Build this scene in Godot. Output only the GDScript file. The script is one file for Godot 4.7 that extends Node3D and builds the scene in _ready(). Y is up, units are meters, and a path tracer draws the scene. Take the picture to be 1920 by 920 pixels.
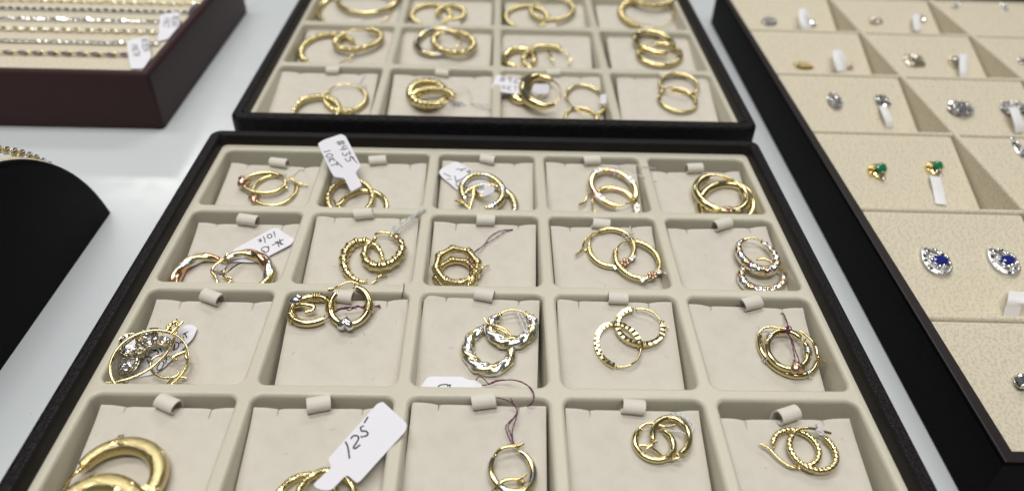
extends Node3D
# A jeweller's counter: two flat trays of hoop earrings, a box of stud earrings, a box of bracelets and a bracelet stand.
# All lengths below are millimetres; MM turns them into metres.
const MM := 0.001
const RIM := 21.0            # height of the cream compartment grid above the counter
const PITCH := 40.0

var M := {}
var rng := RandomNumberGenerator.new()
var used := {}

func _ready() -> void:
	rng.seed = 4711
	setup_view()
	make_materials()
	build_counter()
	build_lamps()
	build_main_tray()
	build_upper_tray()
	build_right_box()
	build_left_box()
	build_cuff()
	build_jewellery()

func setup_view() -> void:
	var cam := Camera3D.new()
	cam.name = "camera"
	var at := CameraAttributesPhysical.new()
	at.frustum_focal_length = 52.76
	at.frustum_focus_distance = 0.212
	at.exposure_aperture = 20.0
	at.frustum_near = 0.01
	at.frustum_far = 30.0
	cam.attributes = at
	cam.projection = Camera3D.PROJECTION_FRUSTUM
	cam.near = 0.01
	cam.far = 30.0
	cam.size = 2.0 * 0.01 * 460.0 / 1386.88
	cam.frustum_offset = Vector2.ZERO
	cam.transform = Transform3D(Basis(Vector3(0.999547, 0.028433, 0.009876), Vector3(-0.016016, 0.780223, -0.625297), Vector3(-0.025485, 0.624855, 0.780325)), Vector3(2.98, 171.248, 166.322) * MM)
	add_child(cam)
	cam.current = true
	var env := Environment.new()
	env.background_mode = Environment.BG_COLOR
	env.background_color = Color(0.36, 0.365, 0.37)
	env.background_energy_multiplier = 1.0
	env.tonemap_mode = Environment.TONE_MAPPER_LINEAR
	env.tonemap_exposure = 0.92
	env.sdfgi_enabled = true
	env.ssao_enabled = true
	env.ssil_enabled = true
	var we := WorldEnvironment.new()
	we.name = "environment"
	we.environment = env
	add_child(we)

# ---------------------------------------------------------------- materials
func lin(r: float, g: float, b: float) -> Color:
	return Color(r, g, b).linear_to_srgb()

func mat(r: float, g: float, b: float, rough: float, metal := 0.0, spec := 0.5) -> StandardMaterial3D:
	var m := StandardMaterial3D.new()
	m.albedo_color = lin(r, g, b)
	m.roughness = rough
	m.metallic = metal
	m.metallic_specular = spec
	return m

func noise_tex(kind: int, freq: float, oct: int, sd: int, size := 512, ramp: Gradient = null) -> NoiseTexture2D:
	var n := FastNoiseLite.new()
	n.noise_type = kind
	n.frequency = freq
	n.fractal_octaves = oct
	n.seed = sd
	var t := NoiseTexture2D.new()
	t.width = size
	t.height = size
	t.seamless = true
	t.noise = n
	if ramp:
		t.color_ramp = ramp
	return t

func ramp(a: Array) -> Gradient:   # [offset, grey, offset, grey ...]
	var g := Gradient.new()
	var o := PackedFloat32Array()
	var c := PackedColorArray()
	for i in range(0, a.size(), 2):
		o.append(a[i])
		c.append(Color(a[i + 1], a[i + 1], a[i + 1]))
	g.offsets = o
	g.colors = c
	return g

func relief(m: StandardMaterial3D, t: Texture2D, depth_mm: float, tile_mm: float) -> void:
	m.heightmap_enabled = true
	m.heightmap_texture = t
	m.heightmap_scale = depth_mm * 0.1
	triplanar(m, tile_mm)

func triplanar(m: StandardMaterial3D, tile_mm: float) -> void:
	m.uv1_triplanar = true
	m.uv1_world_triplanar = true
	m.uv1_scale = Vector3.ONE * 1000.0 / tile_mm

func make_materials() -> void:
	M.counter = mat(0.615, 0.655, 0.685, 1.0, 0.0, 0.45)
	M.counter.roughness_texture = noise_tex(FastNoiseLite.TYPE_SIMPLEX_SMOOTH, 0.01, 5, 44, 1024, ramp([0.0, 0.15, 0.45, 0.18, 0.75, 0.22, 1.0, 0.28]))
	triplanar(M.counter, 170.0)
	M.insert = mat(0.59, 0.565, 0.465, 0.27, 0.0, 0.45)
	relief(M.insert, noise_tex(FastNoiseLite.TYPE_SIMPLEX_SMOOTH, 0.03, 3, 3), 0.05, 9.0)
	M.pad = mat(0.65, 0.615, 0.545, 0.72, 0.0, 0.3)
	relief(M.pad, noise_tex(FastNoiseLite.TYPE_SIMPLEX_SMOOTH, 0.10, 3, 8, 1024), 0.09, 40.0)
	M.pad.albedo_texture = noise_tex(FastNoiseLite.TYPE_SIMPLEX_SMOOTH, 0.006, 5, 81, 1024, ramp([0.0, 0.965, 0.5, 0.99, 1.0, 1.0]))
	M.pad_edge = mat(0.30, 0.27, 0.22, 0.9)
	M.ribbon = mat(0.70, 0.67, 0.60, 0.6)
	relief(M.ribbon, noise_tex(FastNoiseLite.TYPE_CELLULAR, 0.06, 2, 8), 0.05, 6.0)
	M.leather = mat(0.0065, 0.0052, 0.006, 0.40, 0.0, 0.34)
	relief(M.leather, noise_tex(FastNoiseLite.TYPE_CELLULAR, 0.03, 2, 5), 0.45, 11.0)
	M.satin = mat(0.010, 0.008, 0.0075, 0.5, 0.0, 0.35)
	M.black_wall = mat(0.0022, 0.0018, 0.0022, 0.5, 0.0, 0.13)
	relief(M.black_wall, noise_tex(FastNoiseLite.TYPE_SIMPLEX_SMOOTH, 0.05, 4, 61), 0.06, 12.0)
	M.brown_rim = mat(0.011, 0.007, 0.0072, 0.40, 0.0, 0.4)
	relief(M.brown_rim, noise_tex(FastNoiseLite.TYPE_SIMPLEX_SMOOTH, 0.04, 4, 6), 0.05, 10.0)
	M.maroon = mat(0.046, 0.0235, 0.025, 0.42, 0.0, 0.24)
	relief(M.maroon, noise_tex(FastNoiseLite.TYPE_SIMPLEX_SMOOTH, 0.02, 4, 12), 0.06, 14.0)
	M.ramp = mat(0.69, 0.63, 0.495, 0.6, 0.0, 0.35)
	var pits := noise_tex(FastNoiseLite.TYPE_SIMPLEX_SMOOTH, 0.028, 1, 31, 512, ramp([0.0, 0.91, 0.34, 0.935, 0.45, 1.0, 1.0, 1.0]))
	relief(M.ramp, pits, 0.09, 19.0)
	M.ramp.albedo_texture = pits
	M.cap = mat(0.0026, 0.002, 0.0028, 0.5, 0.0, 0.16)
	relief(M.cap, noise_tex(FastNoiseLite.TYPE_CELLULAR, 0.05, 3, 62), 0.12, 10.0)
	M.gold = mat(0.70, 0.60, 0.325, 0.13, 1.0)
	relief(M.gold, noise_tex(FastNoiseLite.TYPE_SIMPLEX_SMOOTH, 0.04, 3, 17, 256), 0.007, 4.0)
	M.gold_matte = mat(0.70, 0.59, 0.31, 0.22, 1.0)
	relief(M.gold_matte, noise_tex(FastNoiseLite.TYPE_SIMPLEX_SMOOTH, 0.15, 3, 18, 256), 0.05, 3.0)
	M.gold_cut = mat(0.80, 0.66, 0.33, 0.09, 1.0)
	M.rose = mat(0.62, 0.43, 0.32, 0.28, 1.0)
	M.white_gold = mat(0.78, 0.77, 0.75, 0.14, 1.0)
	M.tone = mat(1, 1, 1, 0.13, 1.0)
	M.tone.vertex_color_use_as_albedo = true
	M.tone_rough = mat(1, 1, 1, 0.22, 1.0)
	M.tone_rough.vertex_color_use_as_albedo = true
	M.paper = mat(0.80, 0.80, 0.87, 0.5, 0.0, 0.4)
	M.ink = mat(0.012, 0.012, 0.02, 0.6)
	M.faded_ink = mat(0.16, 0.16, 0.18, 0.6)
	M.burgundy = mat(0.13, 0.012, 0.075, 0.7)
	M.dark_thread = mat(0.03, 0.008, 0.014, 0.7)
	M.white_thread = mat(0.72, 0.72, 0.72, 0.55)
	M.clear_thread = mat(0.62, 0.64, 0.62, 0.3)
	M.satin_ribbon = mat(0.90, 0.91, 0.94, 0.30, 0.0, 0.6)
	relief(M.satin_ribbon, noise_tex(FastNoiseLite.TYPE_CELLULAR, 0.05, 2, 9), 0.2, 8.0)
	M.diamond = glass(0.99, 0.96, 0.96, 0.055)
	M.emerald = mat(0.004, 0.17, 0.07, 0.05, 0.0, 0.8)
	M.sapphire = mat(0.012, 0.02, 0.20, 0.05, 0.0, 0.8)
	M.amethyst = glass(0.28, 0.16, 0.30, 0.055)
	M.white_matte = mat(0.80, 0.79, 0.77, 0.42, 1.0)
	M.steel = mat(0.36, 0.36, 0.36, 0.25, 1.0)
	M.smoky = mat(0.36, 0.355, 0.36, 0.10, 1.0)
	M.dark_setting = mat(0.22, 0.215, 0.21, 0.3, 1.0)
	M.pave = mat(0.93, 0.93, 0.96, 0.22, 1.0)
	M.brilliant = mat(0.93, 0.93, 0.95, 0.05, 1.0)
	M.night_stone = mat(0.01, 0.015, 0.06, 0.05, 0.0, 0.9)
	M.lamp = mat(0.9, 0.9, 0.9, 0.5)
	M.lamp.emission_enabled = true
	M.lamp.emission = Color(1.0, 1.0, 1.0)
	M.lamp.emission_energy_multiplier = 1.0
	M.lamp_frame = mat(0.6, 0.6, 0.6, 0.5)
	M.dust = mat(0.25, 0.22, 0.2, 0.9)
	M.foam = mat(0.03, 0.03, 0.03, 0.95)

func glass(r: float, g: float, b: float, k: float) -> StandardMaterial3D:
	var m := mat(r, g, b, 0.0)
	m.albedo_color.a = 0.04
	m.transparency = BaseMaterial3D.TRANSPARENCY_ALPHA
	m.refraction_enabled = true
	m.refraction_scale = k
	return m

# ---------------------------------------------------------------- mesh building
class Shape:
	var p := PackedVector3Array()
	var n := PackedVector3Array()
	var c := PackedColorArray()
	var ix := PackedInt32Array()
	# a grid of nu x nv points; (du x dv) points outwards
	func grid(q: PackedVector3Array, nu: int, nv: int, cu := false, cv := false, flat := false, cols := PackedColorArray()) -> void:
		var eu := nu if cu else nu - 1
		var ev := nv if cv else nv - 1
		if flat:
			for i in eu:
				for j in ev:
					var k := [i * nv + j, ((i + 1) % nu) * nv + j, ((i + 1) % nu) * nv + (j + 1) % nv, i * nv + (j + 1) % nv]
					var nn: Vector3 = (q[k[2]] - q[k[0]]).cross(q[k[3]] - q[k[1]]).normalized()
					var b := p.size()
					for s in 4:
						p.append(q[k[s]])
						n.append(nn)
						c.append(cols[k[s]] if cols.size() else Color.WHITE)
					ix.append_array(PackedInt32Array([b, b + 2, b + 1, b, b + 3, b + 2]))
			return
		var base := p.size()
		for i in nu:
			var ia := (i + nu - 1) % nu if cu else maxi(i - 1, 0)
			var ib := (i + 1) % nu if cu else mini(i + 1, nu - 1)
			for j in nv:
				var ja := (j + nv - 1) % nv if cv else maxi(j - 1, 0)
				var jb := (j + 1) % nv if cv else mini(j + 1, nv - 1)
				var nn: Vector3 = (q[ib * nv + j] - q[ia * nv + j]).cross(q[i * nv + jb] - q[i * nv + ja])
				if nn.length_squared() < 1e-14:
					var i2 := clampi(i, 1, nu - 2) if nu > 2 else i
					var j2 := clampi(j, 1, nv - 2) if nv > 2 else j
					nn = (q[mini(i2 + 1, nu - 1) * nv + j2] - q[maxi(i2 - 1, 0) * nv + j2]).cross(q[i2 * nv + mini(j2 + 1, nv - 1)] - q[i2 * nv + maxi(j2 - 1, 0)])
				p.append(q[i * nv + j])
				n.append(nn.normalized())
				c.append(cols[i * nv + j] if cols.size() else Color.WHITE)
		for i in eu:
			for j in ev:
				var a := base + i * nv + j
				var b := base + ((i + 1) % nu) * nv + j
				var d := base + i * nv + (j + 1) % nv
				var e := base + ((i + 1) % nu) * nv + (j + 1) % nv
				ix.append_array(PackedInt32Array([a, e, b, a, d, e]))
	func tri(a: Vector3, b: Vector3, d: Vector3, col := Color.WHITE) -> void:   # counter-clockwise seen from outside
		var nn := (b - a).cross(d - a).normalized()
		var k := p.size()
		for v in [a, b, d]:
			p.append(v)
			n.append(nn)
			c.append(col)
		ix.append_array(PackedInt32Array([k, k + 2, k + 1]))
	func quad(a: Vector3, b: Vector3, d: Vector3, e: Vector3, col := Color.WHITE) -> void:
		tri(a, b, d, col)
		tri(a, d, e, col)
	func fan(loop: PackedVector3Array, mid: Vector3, col := Color.WHITE) -> void:
		for i in loop.size():
			tri(mid, loop[i], loop[(i + 1) % loop.size()], col)
	func box(lo: Vector3, hi: Vector3) -> void:
		var v := []
		for k in 8:
			v.append(Vector3(hi.x if k & 1 else lo.x, hi.y if k & 2 else lo.y, hi.z if k & 4 else lo.z))
		quad(v[0], v[2], v[3], v[1]); quad(v[4], v[5], v[7], v[6])
		quad(v[0], v[1], v[5], v[4]); quad(v[2], v[6], v[7], v[3])
		quad(v[0], v[4], v[6], v[2]); quad(v[1], v[3], v[7], v[5])
	func tube(path: PackedVector3Array, r: float, sides := 8, taper := 1.0, cap := true, col := Color.WHITE) -> void:
		var q := PackedVector3Array()
		var cs := PackedColorArray()
		var side := Vector3.ZERO
		var m := path.size()
		for i in m:
			var t := (path[mini(i + 1, m - 1)] - path[maxi(i - 1, 0)]).normalized()
			if side == Vector3.ZERO:
				side = t.cross(Vector3.UP if absf(t.y) < 0.9 else Vector3.RIGHT).normalized()
			side = (side - t * side.dot(t)).normalized()
			var up := side.cross(t)
			var rr := r * lerpf(1.0, taper, float(i) / maxf(1, m - 1))
			for j in sides:
				var a := TAU * j / sides
				q.append(path[i] + (side * cos(a) + up * -sin(a)) * -rr * -1.0)
				cs.append(col)
		grid_out(q, m, sides, path, cs)
		if cap:
			for e in [0, m - 1]:
				var ring := PackedVector3Array()
				for j in sides:
					ring.append(q[e * sides + j])
				var out := (path[0] - path[1]).normalized() if e == 0 else (path[m - 1] - path[m - 2]).normalized()
				var rr2 := r * (1.0 if e == 0 else taper)
				var mid: Vector3 = path[e] + out * rr2 * 0.6
				if (ring[1] - ring[0]).cross(mid - ring[0]).dot(ring[0] - path[e] + out * 0.001) < 0:
					ring.reverse()
				fan(ring, mid, col)
	func grid_out(q: PackedVector3Array, nu: int, nv: int, path: PackedVector3Array, cs: PackedColorArray) -> void:
		# closed tube: pick the winding that faces away from the path
		var mid := nu / 2
		var a := mini(mid, nu - 2)
		var nn := (q[(a + 1) * nv] - q[a * nv]).cross(q[a * nv + 1] - q[a * nv + nv - 1])
		if nn.dot(q[a * nv] - path[a]) < 0:
			var r2 := PackedVector3Array()
			for i in nu:
				for j in nv:
					r2.append(q[i * nv + (nv - j) % nv])
			q = r2
		grid(q, nu, nv, false, true, false, cs)
	func ball(at: Vector3, r: Vector3, b := Basis.IDENTITY, nu := 12, nv := 8, flat := false, col := Color.WHITE) -> void:
		var q := PackedVector3Array()
		var cs := PackedColorArray()
		for i in nu:
			for j in nv + 1:
				var a := TAU * i / nu
				var e := PI * j / nv
				q.append(at + b * (Vector3(sin(e) * cos(a), cos(e), sin(e) * sin(a)) * r))
				cs.append(col)
		grid(q, nu, nv + 1, true, false, flat, cs)
	func mesh() -> ArrayMesh:
		var a := []
		a.resize(Mesh.ARRAY_MAX)
		var q := PackedVector3Array()
		q.resize(p.size())
		for i in p.size():
			q[i] = p[i] * 0.001
		a[Mesh.ARRAY_VERTEX] = q
		a[Mesh.ARRAY_NORMAL] = n
		a[Mesh.ARRAY_COLOR] = c
		a[Mesh.ARRAY_INDEX] = ix
		var m := ArrayMesh.new()
		m.add_surface_from_arrays(Mesh.PRIMITIVE_TRIANGLES, a)
		return m

func numbered(called: String) -> String:
	if not used.has(called):
		used[called] = 0
		return called
	used[called] += 1
	return "%s_%03d" % [called, used[called]]

func thing(called: String, label: String, category: String, at := Vector3.ZERO, group := "") -> Node3D:
	var o := Node3D.new()
	o.name = numbered(called)
	o.position = at * MM
	tag_meta(o, label, category, group)
	add_child(o)
	return o

func tag_meta(o: Node, label: String, category: String, group := "") -> void:
	o.set_meta("label", label)
	o.set_meta("category", category)
	if group:
		o.set_meta("group", group)

# one mesh from a shape whose points are in the scene's own millimetres
func put(called: String, s: Shape, m: Material, parent: Node = null) -> MeshInstance3D:
	var o := MeshInstance3D.new()
	if parent == null:
		o.name = numbered(called)
		parent = self
	else:
		o.name = called
		if parent is Node3D and parent != self:
			var off := Vector3.ZERO
			var q: Node = parent
			while q != self and q is Node3D:
				off += (q as Node3D).position
				q = q.get_parent()
			off *= 1000.0
			for i in s.p.size():
				s.p[i] -= off
	o.mesh = s.mesh()
	o.material_override = m
	parent.add_child(o, true)
	return o

# a rounded rectangle, counter-clockwise seen from above (x to the right, z towards the viewer): [points, outward directions]
func round_rect(cx: float, cz: float, hx: float, hz: float, r: float, steps := 6, mids := 1) -> Array:
	var pts := PackedVector2Array()
	var dirs := PackedVector2Array()
	var cs := [Vector2(1, 1), Vector2(1, -1), Vector2(-1, -1), Vector2(-1, 1)]
	var a0 := [PI / 2, 0.0, -PI / 2, -PI]
	for k in 4:
		var cc := Vector2(cx + cs[k].x * (hx - r), cz + cs[k].y * (hz - r))
		for i in steps + 1:
			var a: float = a0[k] - PI / 2 * i / steps
			var d := Vector2(cos(a), sin(a))
			pts.append(cc + d * r)
			dirs.append(d)
		if mids > 0:
			var nx: Vector2 = cs[(k + 1) % 4]
			var c2 := Vector2(cx + nx.x * (hx - r), cz + nx.y * (hz - r))
			var d2 := Vector2(cos(a0[k] - PI / 2), sin(a0[k] - PI / 2))
			for i in mids:
				var f := float(i + 1) / (mids + 1)
				pts.append(cc.lerp(c2, f) + d2 * r)
				dirs.append(d2)
	return [pts, dirs]

# sweeps a profile of (offset inwards, height) round a loop; the profile runs from the outside over the top to the inside
func sweep(s: Shape, loop: Array, prof: Array, flip := false, flat := false) -> void:
	var q := PackedVector3Array()
	var nl: int = loop[0].size()
	for i in nl:
		var k: int = i if not flip else nl - 1 - i
		for w in prof:
			var b: Vector2 = loop[0][k] - loop[1][k] * w.x
			q.append(Vector3(b.x, w.y, b.y))
	s.grid(q, nl, prof.size(), true, false, flat)

# a rectangle with mitred corners for sweep()
func miter_rect(cx: float, cz: float, hx: float, hz: float) -> Array:
	var dirs := PackedVector2Array([Vector2(1, 1), Vector2(1, -1), Vector2(-1, -1), Vector2(-1, 1)])
	var p := PackedVector2Array()
	for d in dirs:
		p.append(Vector2(cx + d.x * hx, cz + d.y * hz))
	return [p, dirs]

func lid(s: Shape, loop: Array, inset: float, y: float, up := true) -> void:
	var ring := PackedVector3Array()
	var mid := Vector3.ZERO
	for i in loop[0].size():
		var b: Vector2 = loop[0][i] - loop[1][i] * inset
		ring.append(Vector3(b.x, y, b.y))
		mid += ring[i]
	mid /= ring.size()
	if not up:
		ring.reverse()
	s.fan(ring, mid)

func spline(c: PackedVector3Array, per := 6) -> PackedVector3Array:
	if c.size() < 3:
		return c
	var out := PackedVector3Array()
	for i in c.size() - 1:
		for k in per:
			out.append(c[i].cubic_interpolate(c[i + 1], c[maxi(i - 1, 0)], c[mini(i + 2, c.size() - 1)], float(k) / per))
	out.append(c[c.size() - 1])
	return out

func pts(a: Array) -> PackedVector3Array:
	var o := PackedVector3Array()
	for i in range(0, a.size(), 3):
		o.append(Vector3(a[i], a[i + 1], a[i + 2]))
	return o

# ---------------------------------------------------------------- counter and lamps
func build_counter() -> void:
	var s := Shape.new()
	s.quad(Vector3(-900, 0, 420), Vector3(900, 0, 420), Vector3(900, 0, -310), Vector3(-900, 0, -310))
	s.quad(Vector3(-900, 0, -310), Vector3(900, 0, -310), Vector3(900, -40, -310), Vector3(-900, -40, -310))
	s.quad(Vector3(-900, -40, 420), Vector3(900, -40, 420), Vector3(900, 0, 420), Vector3(-900, 0, 420))
	s.quad(Vector3(-900, -40, -310), Vector3(900, -40, -310), Vector3(900, -40, 420), Vector3(-900, -40, 420))
	var o := put("counter", s, M.counter)
	o.set_meta("kind", "structure")
	o.set_meta("label", "glossy white glass counter top beneath the trays")
	o.set_meta("category", "counter")

func lamp(at: Vector3, w: float, d: float, energy: float, label: String) -> void:
	var t := thing("ceiling_lamp", label, "lamp", at, "flat ceiling lamps above the counter")
	var s := Shape.new()
	s.box(at + Vector3(-w / 2, 0, -d / 2), at + Vector3(w / 2, 6, d / 2))
	put("diffuser", s, M.lamp, t)
	var f := Shape.new()
	for e in [-1, 1]:
		f.box(at + Vector3(-w / 2 - 20, -4, e * (d / 2 + 10) - 10), at + Vector3(w / 2 + 20, 20, e * (d / 2 + 10) + 10))
		f.box(at + Vector3(e * (w / 2 + 10) - 10, -4, -d / 2), at + Vector3(e * (w / 2 + 10) + 10, 20, d / 2))
	put("lamp_frame", f, M.lamp_frame, t)
	var l := AreaLight3D.new()
	l.name = "lamp_light"
	l.area_size = Vector2(w, d) * MM
	l.light_energy = energy
	l.light_color = Color(1.0, 0.985, 0.96)
	l.shadow_enabled = true
	l.area_range = 8.0
	l.area_attenuation = 2.0
	l.position = (at + Vector3(0, -8, 0)) * MM
	l.rotation = Vector3(-PI / 2, 0, 0)
	add_child(l)

func build_lamps() -> void:
	lamp(Vector3(60, 1700, 520), 1200, 300, 1.65, "long flat ceiling lamp above and behind the viewer")
	lamp(Vector3(-500, 1700, -300), 1200, 300, 1.28, "long flat ceiling lamp above the bracelet box")
	lamp(Vector3(560, 1700, -1300), 1200, 300, 1.28, "long flat ceiling lamp farther off on the right")
	lamp(Vector3(-1100, 1700, -2600), 1200, 300, 1.18, "long flat ceiling lamp farthest off on the left")

# ---------------------------------------------------------------- the two earring trays
# a black leatherette frame with a vacuum-formed cream insert; columns and rows of cells start at the back left
func tray(label: String, origin: Vector3, turn: float, hx: float, z_back: float, z_front: float, xs: Array, zs: Array) -> Node3D:
	var t := thing("earring_tray", label, "display tray", origin)
	t.rotation.y = turn
	var cz := (z_back + z_front) / 2
	var hz := (z_front - z_back) / 2
	var loop := round_rect(0, cz, hx, hz, 4.5, 8, 3)
	var s := Shape.new()
	sweep(s, loop, [Vector2(0.6, 0.4), Vector2(0.1, 1.2), Vector2(0, 3), Vector2(0, 22.6), Vector2(0.2, 23.8), Vector2(0.7, 24.6), Vector2(1.4, 25.0)])
	lid(s, loop, 0.6, 0.4, false)
	local_part("frame", s, M.leather, t)
	var b := Shape.new()
	sweep(b, loop, [Vector2(1.38, 25.0), Vector2(2.4, 25.12), Vector2(3.5, 25.1), Vector2(4.1, 24.9)])
	local_part("frame_border", b, M.leather, t)
	var w := Shape.new()
	var inner := round_rect(0, cz, hx - 4.08, hz - 4.08, 3.2, 8, 3)
	sweep(w, inner, [Vector2(-0.02, 24.92), Vector2(0.42, 24.5), Vector2(0.72, 23.5), Vector2(1.92, 17.0), Vector2(1.92, 2.0)])
	local_part("inner_wall", w, M.satin, t)
	local_part("insert", insert_shape(xs, zs), M.insert, t)
	return t

func local_part(called: String, s: Shape, m: Material, parent: Node3D) -> MeshInstance3D:
	var o := MeshInstance3D.new()
	o.name = called
	o.mesh = s.mesh()
	o.material_override = m
	parent.add_child(o, true)
	return o

func insert_shape(xs: Array, zs: Array) -> Shape:
	var s := Shape.new()
	var nc := xs.size() - 1
	var nr := zs.size() - 1
	var rim := 1.6
	var x0: float = xs[0] - rim
	var x1: float = xs[nc] + rim
	var z0: float = zs[0] - rim
	var z1: float = zs[nr] + rim
	var steps := 8
	var ro := 4.0
	for i in nc:
		for j in nr:
			var cx: float = (xs[i] + xs[i + 1]) / 2
			var cz: float = (zs[j] + zs[j + 1]) / 2
			var hx: float = (xs[i + 1] - xs[i]) / 2 - 0.9
			var hz: float = (zs[j + 1] - zs[j]) / 2 - 0.9
			var loop := round_rect(cx, cz, hx, hz, 3.6, steps, 1)
			var lo := Vector2(x0 if i == 0 else xs[i], z0 if j == 0 else zs[j])
			var hi := Vector2(x1 if i == nc - 1 else xs[i + 1], z1 if j == nr - 1 else zs[j + 1])
			var q := PackedVector3Array()
			var per := steps + 2
			var sign_of := [Vector2(1, 1), Vector2(1, -1), Vector2(-1, -1), Vector2(-1, 1)]
			var prof := [Vector2(0, 0), Vector2(0.28, -0.05), Vector2(0.58, -0.2), Vector2(0.86, -0.48), Vector2(1.02, -0.85), Vector2(1.1, -1.4), Vector2(1.75, -13.5), Vector2(2.1, -14.6), Vector2(3.2, -15.0)]
			for k in loop[0].size():
				var p: Vector2 = loop[0][k]
				var d: Vector2 = loop[1][k]
				var corner: int = k / per
				var step: int = k % per
				var o := p
				var sg: Vector2 = sign_of[corner]
				var at_corner := Vector2(hi.x if sg.x > 0 else lo.x, hi.y if sg.y > 0 else lo.y)
				var tray_corner: bool = (at_corner.x == x0 or at_corner.x == x1) and (at_corner.y == z0 or at_corner.y == z1)
				if step <= steps:
					if tray_corner:
						o = at_corner - sg * ro + d * ro
					elif step == steps / 2:
						o = at_corner
					else:
						var first_is_z: bool = corner % 2 == 0     # corners 0 and 2 start facing along z
						var facing_z: bool = (step < steps / 2) == first_is_z
						if facing_z:
							o = Vector2(p.x + d.x * 0.9, at_corner.y)
							o.x = minf(o.x, at_corner.x) if sg.x > 0 else maxf(o.x, at_corner.x)
						else:
							o = Vector2(at_corner.x, p.y + d.y * 0.9)
							o.y = minf(o.y, at_corner.y) if sg.y > 0 else maxf(o.y, at_corner.y)
				else:
					if absf(d.x) > 0.5:
						o.x = hi.x if d.x > 0 else lo.x
					else:
						o.y = hi.y if d.y > 0 else lo.y
				q.append(Vector3(o.x, RIM, o.y))
				for w in prof:
					q.append(Vector3(p.x - d.x * w.x, RIM + w.y, p.y - d.y * w.x))
			s.grid(q, loop[0].size(), prof.size() + 1, true, false)
			lid(s, loop, 3.2, RIM - 15.0)
	var outer := round_rect((x0 + x1) / 2, (z0 + z1) / 2, (x1 - x0) / 2, (z1 - z0) / 2, ro, steps, 4)
	sweep(s, outer, [Vector2(-0.9, RIM - 4), Vector2(-0.85, RIM - 1.2), Vector2(-0.7, RIM - 0.5), Vector2(-0.4, RIM - 0.12), Vector2(0, RIM)])
	return s

# the upholstered pad in one cell: width, where its back edge is, its turn; its top falls towards the viewer
var pad_shapes := {}

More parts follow.
